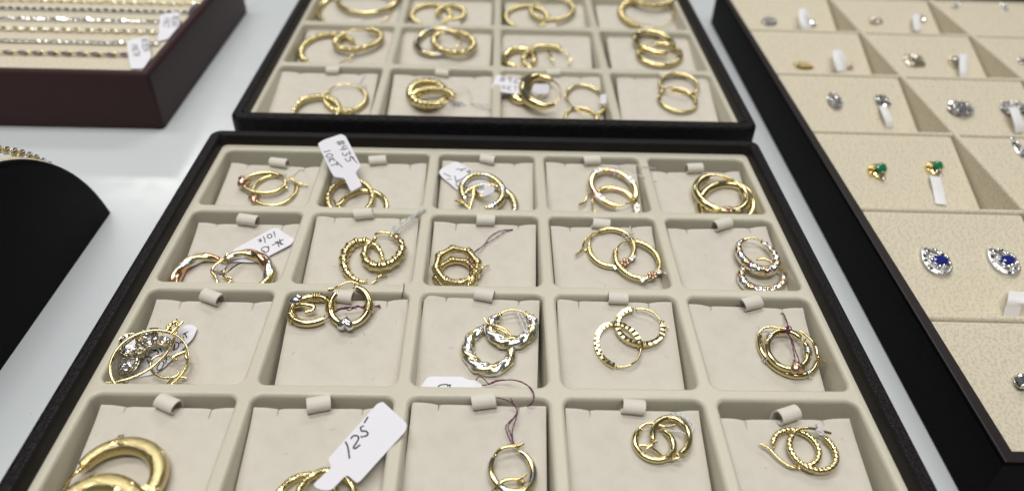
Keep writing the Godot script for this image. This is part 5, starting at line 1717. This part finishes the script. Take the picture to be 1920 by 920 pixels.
	extra_wire(h, [4.2, 17.47, 66.36, 5.98, 18.55, 64.93, 8.11, 18.86, 64.4, 9.93, 18.67, 64.33, 11.71, 18.54, 62.98], 0.50, "ear_wire")
	thread("long burgundy threads running from the middle front hoops back over the divider to a tag", [[8.87, 19, 55.42, 8.01, 19.5, 53.95, 7.15, 20, 51.83, 6.98, 20.3, 49.94, 9.26, 20.8, 47.28, 9.64, 21, 45.23, 8.2, 22, 44.05, 6.42, 22.5, 43.45, 4.46, 22, 42.52], [9.04, 19.2, 55.36, 8.53, 19.6, 53.19, 8.55, 20, 50.97, 9.43, 20.8, 48.15, 9.8, 21.2, 46.05, 8.92, 21.6, 44.39, 8.13, 22.4, 43.03], [8.86, 19.2, 55.37, 8.19, 19.8, 52.51, 7.43, 20.2, 50.29, 8.55, 20.8, 48.59, 9.61, 21, 47.21], [12.38, 20.2, 43.74, 13.57, 21.5, 43.79, 14.15, 22, 41.7, 13.36, 21.5, 38.74, 11.01, 18.6, 34.14, 8.05, 17.5, 32.59, 4.29, 16.6, 32.16, 2.41, 16.2, 32.92, 1.25, 16.5, 31.72, -0.21, 16.4, 30.56, -1.23, 15.6, 31.23], [12.55, 20.2, 43.74, 13.93, 21.8, 43.13, 13.85, 21.8, 40.15, 12.06, 19.5, 35.72, 8.81, 17.5, 32.58, 5.05, 16.6, 32.25, 2.79, 16.2, 33.02, 0.53, 15.8, 33.2]], 0.14, M.burgundy, "")
	h = hoop("plain tube hoop, lower left of the interlocked pair in the front row", "pairs of hoop earrings on the pads of the nearest tray", [43.96, 18.56, 53.55], [4.56, -0.16, 1.5], [1.37, 0.86, -4.08], 2.696, 7.450, 0, "plain", 0.85, M.gold, false, 0.00)
	extra_wire(h, [40.55, 19.73, 50.05, 41.94, 20.3, 49.18, 43.7, 20.54, 49, 45.79, 20.25, 49.44, 47.73, 20.01, 49.66, 49.78, 19.75, 48.92], 0.40, "ear_wire")
	h = hoop("plain tube hoop, upper right of the interlocked pair in the front row", "pairs of hoop earrings on the pads of the nearest tray", [48.27, 19.49, 52.19], [4.18, -0.44, 1.77], [2.08, 0.78, -4.7], -0.706, 3.705, 0, "plain", 0.85, M.gold, false, 0.00)
	extra_wire(h, [49.45, 18.58, 57.81, 48.12, 18.15, 57.93, 46.59, 17.55, 57.44, 45.1, 18.01, 56.64, 42.56, 19.31, 55.16, 40.22, 19.2, 54.69], 0.40, "ear_wire")
	extra_wire(h, [41.76, 19.39, 55.76, 42.81, 19.9, 55.18, 44.06, 20.12, 54.09], 0.45, "catch")
	thread("white thread on the interlocked plain hoops in the front row", [[46.42, 20.62, 50.57, 48.51, 19.63, 50.56, 50.48, 19.93, 51.06, 51.58, 20.51, 52.13], [49.01, 20.06, 45.39, 51.17, 20.06, 45.37, 53.46, 19.78, 46.8, 54.58, 19.4, 48.68, 53.86, 19.2, 50.69], [49.22, 20.11, 46.14, 51.38, 20.11, 46.12, 53.37, 19.66, 47.37, 54.1, 19.25, 49.43]], 0.24, M.white_thread, "")
	h = hoop("rope-twist hoop with its wire swung open, left of its pair at the front right", "pairs of hoop earrings on the pads of the nearest tray", [79.59, 18.16, 54.44], [5.5, -0.08, 0.95], [0.82, 0.95, -4.65], -1.342, 3.111, 1, "rope", 0.74, M.gold, false, 0.00)
	extra_wire(h, [79.23, 17.46, 59.37, 76.84, 17.48, 59.29, 74.49, 17.94, 57.51, 72.45, 18.66, 54.9, 70.65, 18.8, 53.7], 0.42, "ear_wire")
	h = hoop("rope-twist hoop with its wire closed, right of its pair at the front right", "pairs of hoop earrings on the pads of the nearest tray", [83.3, 18.73, 55.49], [2.17, 0.79, -4.64], [-5.2, 0.53, -2.34], 1.260, 5.908, 0, "rope", 0.74, M.gold, false, 0.00)
	extra_wire(h, [79.27, 20.24, 51.51, 81.2, 20.66, 50.4, 83.74, 20.7, 50.19, 86.5, 20.4, 50.7, 89.04, 19.91, 51.15], 0.42, "ear_wire")
	thread("white tie on the wire of the rope-twist hoops", [[86.88, 19.03, 47.56, 86.53, 19.84, 49.5, 86.36, 20.66, 51.41, 86.87, 20.16, 51.88, 86.01, 20.9, 51.17, 85.09, 20.76, 50.87, 86.37, 21.15, 50.93, 86.73, 20.55, 51.96], [85.39, 20.48, 51.29, 86.33, 20.51, 52.15, 86.12, 21.23, 50.56]], 0.26, M.white_thread, "")
	h = hoop("twisted hoop with thin wire top, right of its pair, farther tray's front left cell", "pairs of hoop earrings on the pads of the farther tray", [-62.82, 16.53, -128.69], [8.17, 0.55, -3.45], [-3.8, 1.4, -8.77], -3.889, 0.423, 1, "rope_coarse", 1.10, M.gold, true, 0.00)
	h = hoop("twisted hoop lying left of its pair in the farther tray's front left cell", "pairs of hoop earrings on the pads of the farther tray", [-73.55, 15.86, -118.24], [7.82, 0.83, -5.18], [-5.39, 1.27, -7.95], -1.418, 2.824, 1, "rope_coarse", 1.10, M.gold, false, 0.00)
	extra_wire(h, [-83.23, 15.31, -121.07, -82.16, 16.94, -126.28, -78.48, 17.61, -127.96, -72.85, 17.87, -129.56], 0.40, "ear_wire")
	thread("white thread end above the twisted hoops in the farther tray's front left cell", [[-58.75, 18.09, -136.57, -58.15, 18.19, -141.6, -56.8, 18.71, -146.7], [-58.75, 18.09, -136.57, -54.74, 17.52, -138.63]], 0.20, M.clear_thread, "")
	h = hoop("chunky twisted hoop, rear of two in the farther tray's second front cell", "pairs of hoop earrings on the pads of the farther tray", [-26.65, 17.71, -131.87], [7.11, 0.42, -2.63], [-3.02, 1.27, -7.95], -0.319, 5.256, 0, "rope_coarse", 1.90, M.gold, true, 0.00)
	h = hoop("chunky twisted hoop, front of two in the farther tray's second front cell", "pairs of hoop earrings on the pads of the farther tray", [-23.75, 19.51, -125.53], [8.63, 0.05, -0.4], [-0.26, 0.71, -5.47], 0.056, 5.060, 0, "rope_coarse", 1.60, M.gold, true, 0.00)
	price_tag("crumpled white tag in front of the chunky twisted hoops", [-17, 13.74, -125.99], [0.9996, 0.0073, 0.0271], [-0, 0.9651, -0.2619], [-10.25, -1.88, -9.21, 0.17, -4.22, 0.97, 1.77, 3.47, 5.41, 3.44, 9.06, 0.2, 8.4, -1.7, -0.95, -4.67], [] + word("147 35", -7.91, -1.34, 14.31, 1.47, 2.60), "", 0.60, M.faded_ink, 0.14)
	thread("long white thread from the chunky hoops across the farther tray's divider", [[-14.78, 18.35, -131.54, -10.99, 18.7, -136.85, -8.21, 17.8, -134.36, -7.31, 16.36, -127.22, -1.28, 15.64, -123.98, 3.99, 16.06, -123.44], [-7.99, 16.2, -127.49, -2.66, 16.06, -126.59, 4.62, 17.85, -122.16, 11.76, 19.04, -120.23]], 0.20, M.white_thread, "")
	h = hoop("thick smooth gold hoop at the back of the pair with a wide written tag", "pairs of hoop earrings on the pads of the farther tray", [23.71, 19.94, -132.46], [7.88, 0.1, -1.04], [-1.53, 1.15, -11.53], 0.851, 5.143, 0, "crescent", 2.50, M.gold, true, 0.00)
	h = hoop("thick smooth gold hoop at the lower left of the pair with a wide written tag", "pairs of hoop earrings on the pads of the farther tray", [19.12, 18.21, -137.13], [6.68, 1.24, -7.77], [-4.72, 0.63, -3.96], 0.007, 4.048, 0, "crescent", 2.30, M.gold, true, 0.00)
	price_tag("wide white tag written #963 beside the thick smooth hoops, farther tray", [9.34, 20.61, -135.02], [1, -0.0064, -0.0016], [0, 0.2507, -0.9681], [-8.33, -1.18, -6.03, 7.61, 4.36, 4.73, 6.89, 3.2, 6.05, -5.93, 3.55, -4.97, -6.5, -3.46], [] + word("#963", -4.75, 2.95, 10.53, -1.64, 3.60) + word("14KT", -6.51, -1.97, 10.08, -1.10, 3.00), "", 0.00, M.faded_ink, 0.20)
	price_tag("white paper band folded through the thick smooth hoops, farther tray", [23.01, 20.55, -132.91], [0.9268, -0.3281, -0.1826], [0, 0.4864, -0.8737], [-4.57, -2.51, -3.59, 2.01, 4.22, 3.78, 3.99, -0.74, -0.05, -2.53], [], "", 0.00)
	h = hoop("thin gold hoop with a small white price band, farther tray", "pairs of hoop earrings on the pads of the farther tray", [43.24, 16.91, -130.89], [8, 0.35, -2.2], [-2.97, 1.68, -10.53], -1.465, 2.796, 1, "plain", 0.80, M.gold, true, 0.00)
	h = hoop("thin gold hoop under the one with the small price band, farther tray", "pairs of hoop earrings on the pads of the farther tray", [40.29, 14.33, -119.13], [5.23, 0.7, -4.39], [-4.46, 0.83, -5.18], -1.368, 2.880, 1, "engraved", 0.80, M.gold, true, 0.00)
	price_tag("tiny white price band on the thin hoop, farther tray", [50.42, 19.27, -127.51], [0.9308, -0.3333, -0.1501], [0, 0.4107, -0.9118], [-1.63, -3.38, -1.65, 1.77, 1.64, 3.44, 1.63, -1.84], [], "", 0.00)
	h = hoop("slim plain hoop, rear of two in the farther tray's front right cell", "pairs of hoop earrings on the pads of the farther tray", [86.79, 19.47, -142.66], [8.39, -0.24, 1.28], [1.27, 1.53, -8.04], -6.947, -2.595, 1, "plain", 0.90, M.gold, true, 0.00)
	h = hoop("slim plain hoop, front of two in the farther tray's front right cell", "pairs of hoop earrings on the pads of the farther tray", [84.74, 16.89, -132.75], [7.15, 0.58, -3.61], [-3.98, 1.23, -7.68], 1.895, 7.492, 0, "plain", 0.90, M.gold, true, 0.00)
	h = hoop("wide textured hoop, left of two in the farther tray's middle row, left cell", "pairs of hoop earrings on the pads of the farther tray", [-79.79, 15.85, -179.13], [13.24, 0.19, -1.19], [-1.27, 2.2, -13.75], -5.728, -2.359, 1, "pattern", 1.50, M.gold, true, 0.00)
	h = hoop("wide textured hoop, right of two in the farther tray's middle row, left cell", "pairs of hoop earrings on the pads of the farther tray", [-65.89, 18.86, -186.08], [10.33, 0.84, -5.25], [-3.8, 1.17, -7.29], 2.015, 7.193, 0, "pattern", 1.50, M.gold, true, 0.00)
	h = hoop("angular gold hoop, left of two in the farther tray's middle row", "pairs of hoop earrings on the pads of the farther tray", [-26.1, 17.55, -188.51], [6.28, 1.61, -10.04], [-8.99, 0.88, -5.48], -0.364, 4.109, 0, "two_tone", 1.60, M.tone, true, 0.00)
	h = hoop("angular gold hoop, right of two in the farther tray's middle row", "pairs of hoop earrings on the pads of the farther tray", [-18.3, 18.91, -185.15], [-4.94, -1.15, 7.21], [8.74, -0.94, 5.85], -1.726, 3.610, 0, "pattern", 1.60, M.gold, true, 0.00)
	h = hoop("flat gold hoop at the left of the farther tray's third middle cell", "pairs of hoop earrings on the pads of the farther tray", [14.64, 15.54, -175.95], [6.58, -0.5, 3.1], [3.34, 1.11, -6.91], -6.427, -1.494, 1, "thick", 1.70, M.gold, true, 0.00)
	h = hoop("flat gold hoop with a long thin wire, third middle cell of the farther tray", "pairs of hoop earrings on the pads of the farther tray", [28.44, 15.9, -173.85], [11.77, -0.29, 1.81], [1.83, 1.86, -11.61], -5.123, -1.705, 1, "ridged", 1.50, M.gold, false, 0.00)
	extra_wire(h, [32.5, 18.13, -184, 37.16, 17.48, -179.93, 39.77, 16.42, -175.8, 38.51, 15.08, -171.22], 0.45, "ear_wire")
	extra_wire(h, [28.32, 17.65, -180.99, 30.14, 16.87, -176.16, 30.78, 15.81, -172.01], 0.60, "catch")
	h = hoop("plain round tube hoop, rear of two on the farther tray's right side", "pairs of hoop earrings on the pads of the farther tray", [82.98, 19.46, -189.8], [6.58, 0.8, -4.97], [-6.4, 1.32, -8.26], -7.221, -1.790, 1, "plain", 1.50, M.gold, true, 0.00)
	h = hoop("plain round tube hoop, front of two behind a pull tab, farther tray's right side", "pairs of hoop earrings on the pads of the farther tray", [84.87, 16.31, -182.03], [10.19, 0.47, -2.91], [-2.67, 1.46, -9.12], 1.949, 7.652, 0, "plain", 1.50, M.gold, true, 0.00)
	h = hoop("largest plain hoop, cut by the top edge, farther tray's back left cell", "pairs of hoop earrings on the pads of the farther tray", [-69.32, 19.01, -243.3], [12.88, 1.71, -10.67], [-10.69, 2.01, -12.59], 1.897, 6.122, 0, "plain", 1.30, M.gold, true, 0.00)
	h = hoop("large plain hoop at the left wall of the farther tray's back left cell", "pairs of hoop earrings on the pads of the farther tray", [-74.82, 15.8, -231.38], [16.29, 1.73, -10.81], [-10.95, 2.57, -16.09], 0.398, 3.914, 1, "plain", 1.50, M.gold, true, 0.00)
	h = hoop("beaded hoop, left of two in the farther tray's back row, second cell", "pairs of hoop earrings on the pads of the farther tray", [-32.98, 15.35, -228.57], [8.29, 1.02, -6.4], [-6.66, 1.35, -8.42], -1.565, 3.566, 1, "beads", 1.30, M.gold, true, 0.00)
	h = hoop("beaded hoop, right of two in the farther tray's back row, second cell", "pairs of hoop earrings on the pads of the farther tray", [-22.09, 16.76, -229.23], [7.06, 0.34, -2.16], [-2.18, 1.11, -6.97], -1.917, 3.134, 1, "beads", 1.30, M.gold, true, 0.00)
	h = hoop("beaded hoop, left of two in the farther tray's back row, third cell", "pairs of hoop earrings on the pads of the farther tray", [19.5, 15.4, -228.86], [8.47, 1.24, -7.74], [-7.7, 1.31, -8.22], -1.694, 3.416, 1, "beads", 1.30, M.gold, true, 0.00)
	h = hoop("beaded hoop, right of two in the farther tray's back row, third cell", "pairs of hoop earrings on the pads of the farther tray", [33.66, 17.94, -234.76], [10.38, 1.06, -6.63], [-5.67, 1.38, -8.65], 2.160, 6.562, 0, "beads", 1.30, M.gold, true, 0.00)
	h = hoop("orange gold hoop, front of two in the farther tray's back right cell", "pairs of hoop earrings on the pads of the farther tray", [86.64, 16.79, -234.46], [12.93, 1.11, -6.96], [-7.06, 2.04, -12.77], -5.365, -2.014, 1, "beads", 1.80, M.gold_matte, true, 0.00)
	h = hoop("orange gold hoop, rear of two cut by the top edge, farther tray's back right cell", "pairs of hoop earrings on the pads of the farther tray", [90.8, 21.77, -253.04], [7.38, 1.81, -11.29], [-11.38, 1.16, -7.26], 2.013, 5.878, 0, "pattern", 1.60, M.gold_matte, true, 0.00)
	t = cluster("pale round cluster stud at the far back left of the box on the right", "stud earrings in the box on the right", frame3([156.46, 12.96, -236.14], [1, 0.0037, 0.0012], [0, -0.3134, 0.9496]), 4.63, 3.47, 0.50, M.white_gold, M.brilliant, 0.00, 1.60)
	t = cluster("pale round cluster stud behind a ribbon, back row, left column", "stud earrings in the box on the right", frame3([179.91, 12.66, -234.96], [1, 0.0037, 0.0012], [0, -0.3134, 0.9496]), 3.39, 2.79, 0.50, M.white_gold, M.brilliant, 0.00, 1.60)
	ribbon_loop("white satin ribbon standing tall in the back row, left column", [177.91, 11.83, -231.49, 177.36, 14.75, -233.34, 175.74, 17.99, -235.18, 174.32, 20.5, -238.03, 172.47, 19.5, -232.8, 171.9, 16.99, -227.44, 173.42, 14.66, -225.14], 1.70, "white satin ribbon loops in the box on the right")
	t = cluster("tiny dark rose cluster stud, back row, middle column", "stud earrings in the box on the right", frame3([217.45, 13.86, -238.12], [1, 0.0037, 0.0012], [0, -0.3134, 0.9496]), 3.78, 2.83, 0.45, M.rose, M.brilliant, 0.00, 1.60)
	t = cluster("tiny dark cluster stud behind a ribbon, back row, middle column", "stud earrings in the box on the right", frame3([244.57, 14.84, -240.74], [1, 0.0037, 0.0012], [0, -0.3134, 0.9496]), 3.26, 2.84, 0.45, M.rose, M.brilliant, 0.00, 1.60)
	ribbon_loop("white satin ribbon, back row, middle column", [239.78, 11.74, -230.44, 239.08, 14.37, -231.4, 239.93, 17.55, -236.9, 240.03, 18.43, -238.93, 238, 17.49, -233.55, 237.23, 13.59, -227.46], 1.70, "white satin ribbon loops in the box on the right")
	drop_earring("pale drop earring cut by the top edge, back row, right column", frame3([272.74, 19.68, -255.06], [1, 0.0037, 0.0012], [0, -0.3134, 0.9496]) * Transform3D(Basis(Vector3.UP, -0.9), Vector3.ZERO), 8.0, 3.6)
	drop_earring("pale drop earring nearest the top right corner", frame3([297.32, 20.02, -255.78], [1, 0.0037, 0.0012], [0, -0.3134, 0.9496]), 7.0, 4.2)
	nugget("ribbed yellow gold stud, second row from the back, left column", frame3([158.86, 11.74, -181.93], [1, 0.0037, 0.0012], [0, -0.3134, 0.9496]), 4.60, 3.40)
	t = cluster("dark stud half hidden by a ribbon, second row from the back, left column", "stud earrings in the box on the right", frame3([182.26, 11.77, -181.71], [1, 0.0037, 0.0012], [0, -0.3134, 0.9496]), 2.41, 2.08, 0.50, M.rose, M.brilliant, 0.00, 1.60)
	ribbon_loop("white satin ribbon leaning left beside the dark stud", [178.41, 11.15, -178.91, 178.29, 13.85, -180.1, 176.77, 17.46, -183.06, 175.23, 19.23, -185.26, 173.81, 18.65, -181.62, 173.68, 16.47, -176.92, 174.79, 13.81, -173.64], 1.75, "white satin ribbon loops in the box on the right")
	t = cluster("round cluster stud with a yellow setting, second row from the back, middle column", "stud earrings in the box on the right", frame3([217.29, 13.52, -186.57], [1, 0.0037, 0.0012], [0, -0.3134, 0.9496]), 5.37, 4.81, 0.55, M.gold, M.brilliant, 0.00, 1.60)
	t = cluster("round cluster stud behind a ribbon, second row from the back, middle column", "stud earrings in the box on the right", frame3([238.93, 13.39, -185.91], [1, 0.0037, 0.0012], [0, -0.3134, 0.9496]), 4.89, 4.63, 0.55, M.gold, M.brilliant, 0.00, 1.60)
	ribbon_loop("broad white satin ribbon in front of the cluster stud with a yellow setting", [239.58, 10.34, -175.7, 238.97, 13.87, -177.8, 240.53, 17.24, -184.16, 241.14, 18.21, -186.47, 238.79, 17.3, -181.18, 237.29, 14.34, -175.41, 237.42, 11.43, -172.97], 1.75, "white satin ribbon loops in the box on the right")
	t = cluster("small dark stud at the right edge, second row from the back", "stud earrings in the box on the right", frame3([274.19, 14.22, -187.99], [1, 0.0037, 0.0012], [0, -0.3134, 0.9496]), 2.47, 1.94, 0.50, M.rose, M.brilliant, 0.00, 1.60)
	t = cluster("pointed oval cluster stud of clear stones, third row from the back", "stud earrings in the box on the right", frame3([158.67, 14.51, -138.3], [1, 0.0037, 0.0012], [0, -0.3134, 0.9496]), 4.01, 5.12, 0.55, M.white_gold, M.brilliant, 0.50, 1.60)
	t = cluster("pointed oval cluster stud above a drooping ribbon, third row from the back", "stud earrings in the box on the right", frame3([180.84, 14.76, -138.8], [1, 0.0037, 0.0012], [0, -0.3134, 0.9496]), 3.76, 4.18, 0.55, M.white_gold, M.brilliant, 0.50, 1.60)
	ribbon_loop("white satin ribbon drooping below the pointed cluster stud", [179.82, 14.51, -134.87, 178.69, 15.45, -131.97, 178.38, 14.62, -127.55, 179.25, 12.66, -124.79, 179.95, 10.34, -123.5], 1.70, "white satin ribbon loops in the box on the right")
	t = cluster("largest cluster stud of clear stones, third row from the back, middle column", "stud earrings in the box on the right", frame3([215.79, 13.53, -134.63], [1, 0.0037, 0.0012], [0, -0.3134, 0.9496]), 6.56, 5.11, 0.75, M.white_gold, M.brilliant, 0.00, 2.40)
	t = cluster("large cluster stud of clear stones half hidden by a ribbon at the right edge", "stud earrings in the box on the right", frame3([240.66, 13.92, -135.51], [1, 0.0037, 0.0012], [0, -0.3134, 0.9496]), 6.44, 4.83, 0.75, M.white_gold, M.brilliant, 0.00, 2.40)
	ribbon_loop("white satin ribbon in front of the large cluster stud at the right edge", [237.4, 16.51, -132.53, 237.04, 17.29, -131.06, 236.51, 16.11, -126.22, 237.07, 13.45, -122.62, 237.83, 10.72, -121.03], 2.20, "white satin ribbon loops in the box on the right")
	emerald_stud("gold stud with a green stone and small clear stones, left of its pair", frame3([156.11, 13.15, -80.12], [1, 0.0037, 0.0012], [0, -0.3134, 0.9496]), 4.30, 1.0)
	emerald_stud("gold stud with a green stone above a white ribbon, right of its pair", frame3([179.74, 13.85, -81.95], [1, 0.0037, 0.0012], [0, -0.3134, 0.9496]), 4.00, 1.0)
	ribbon_loop("white satin ribbon hanging below the right green-stoned stud", [178.05, 13.81, -78.02, 177.28, 14.32, -76.39, 177.13, 13.14, -74.06, 177.15, 11.17, -70.67, 176.48, 9.12, -65.73], 2.10, "white satin ribbon loops in the box on the right")
	drop_earring("long drop earring paved with clear stones at the right edge", frame3([217.61, 19.92, -99.87], [1, 0.0037, 0.0012], [0, -0.3134, 0.9496]) * Transform3D(Basis(Vector3.UP, 0.16), Vector3.ZERO), 12.5, 4.0)
	sapphire_drop("coiled drop stud paved with clear stones round a blue stone, left of its pair", frame3([154.17, 13.23, -25.49], [1, 0.0037, 0.0012], [0, -0.3134, 0.9496]), 5.50, 0.15)
	sapphire_drop("coiled drop stud paved with clear stones round a dark blue stone, right of its pair", frame3([177.55, 13.43, -25.81], [1, 0.0037, 0.0012], [0, -0.3134, 0.9496]), 5.50, 0.25)
	ribbon_loop("crumpled grey white ribbon at the right edge below the blue-stoned studs", [178.37, 10.06, -13.97, 176.11, 11.97, -11.82, 173.03, 12.03, -8.19, 172.22, 9.73, -6.67, 171.91, 7.28, -5.31], 2.60, "white satin ribbon loops in the box on the right")
	solitaire("round clear solitaire stud at the right edge, nearest row", frame3([152.78, 13.68, 28.64], [1, 0.0037, 0.0012], [0, -0.3134, 0.9496]), 2.3)
	bracelet("gold bracelet of slanted links between oval purple stones, nearest the viewer", 0, -262.0, -160.0, -145.5, 26.0)
	bracelet("white gold bracelet of small round stones, second from the viewer", 1, -262.0, -151.5, -158.0, 26.0)
	bracelet("yellow gold bracelet of wavy links with clear stones", 2, -262.0, -151.5, -171.0, 26.0)
	bracelet("pale bracelet set closely with clear stones", 3, -262.0, -151.5, -183.5, 26.0)
	bracelet("bracelet of dark blue oval stones joined by silver links", 4, -262.0, -151.5, -196.0, 26.0)
	bracelet("pale gold bracelet with clear stones, farthest from the viewer", 5, -262.0, -151.5, -207.5, 26.0)
	price_tag("white tag on the nearest bracelet, written #1834, tilted on the box's right rim", [-156.28, 27.97, -146], [0.9965, -0.083, -0.0093], [0, 0.1115, -0.9938], [-7.21, 5.95, -6.14, 9.98, -0.41, 13.42, 6.32, -3.05, 6.2, -12.71, 1.23, -13.58], [] + word("#1834", -2.36, 10.32, 6.23, -14.91, 2.60) + word("14K7H", -5.37, 5.54, 6.89, -14.14, 2.60), "", 0.00, M.ink, 0.20)
	price_tag("white tag by the third bracelet, written #264, against the box's right rim", [-152.9, 28.16, -174.8], [0.9969, -0.0785, -0.0111], [-0, 0.1395, -0.9902], [-6.91, 9.12, 0.74, 13.6, 4.32, 1.69, 2.84, -10.94, -0.99, -13.48], [] + word("#264", -0.90, 8.77, 3.33, -14.45, 2.80) + word("14KT", -4.52, 7.29, 2.70, -11.40, 2.80), "", 0.00, M.ink, 0.20)
	price_tag("blank white tag farthest back at the bracelet box's right rim", [-149.85, 27.59, -198.54], [0.2302, 0.763, -0.604], [0, 0.6206, 0.7841], [-4.53, 4.27, -0.32, 2.81, 4.39, -2.92, 4.19, -5.47, -3.73, 1.3], [], "", 0.00)
	cuff_chain()
	lint()
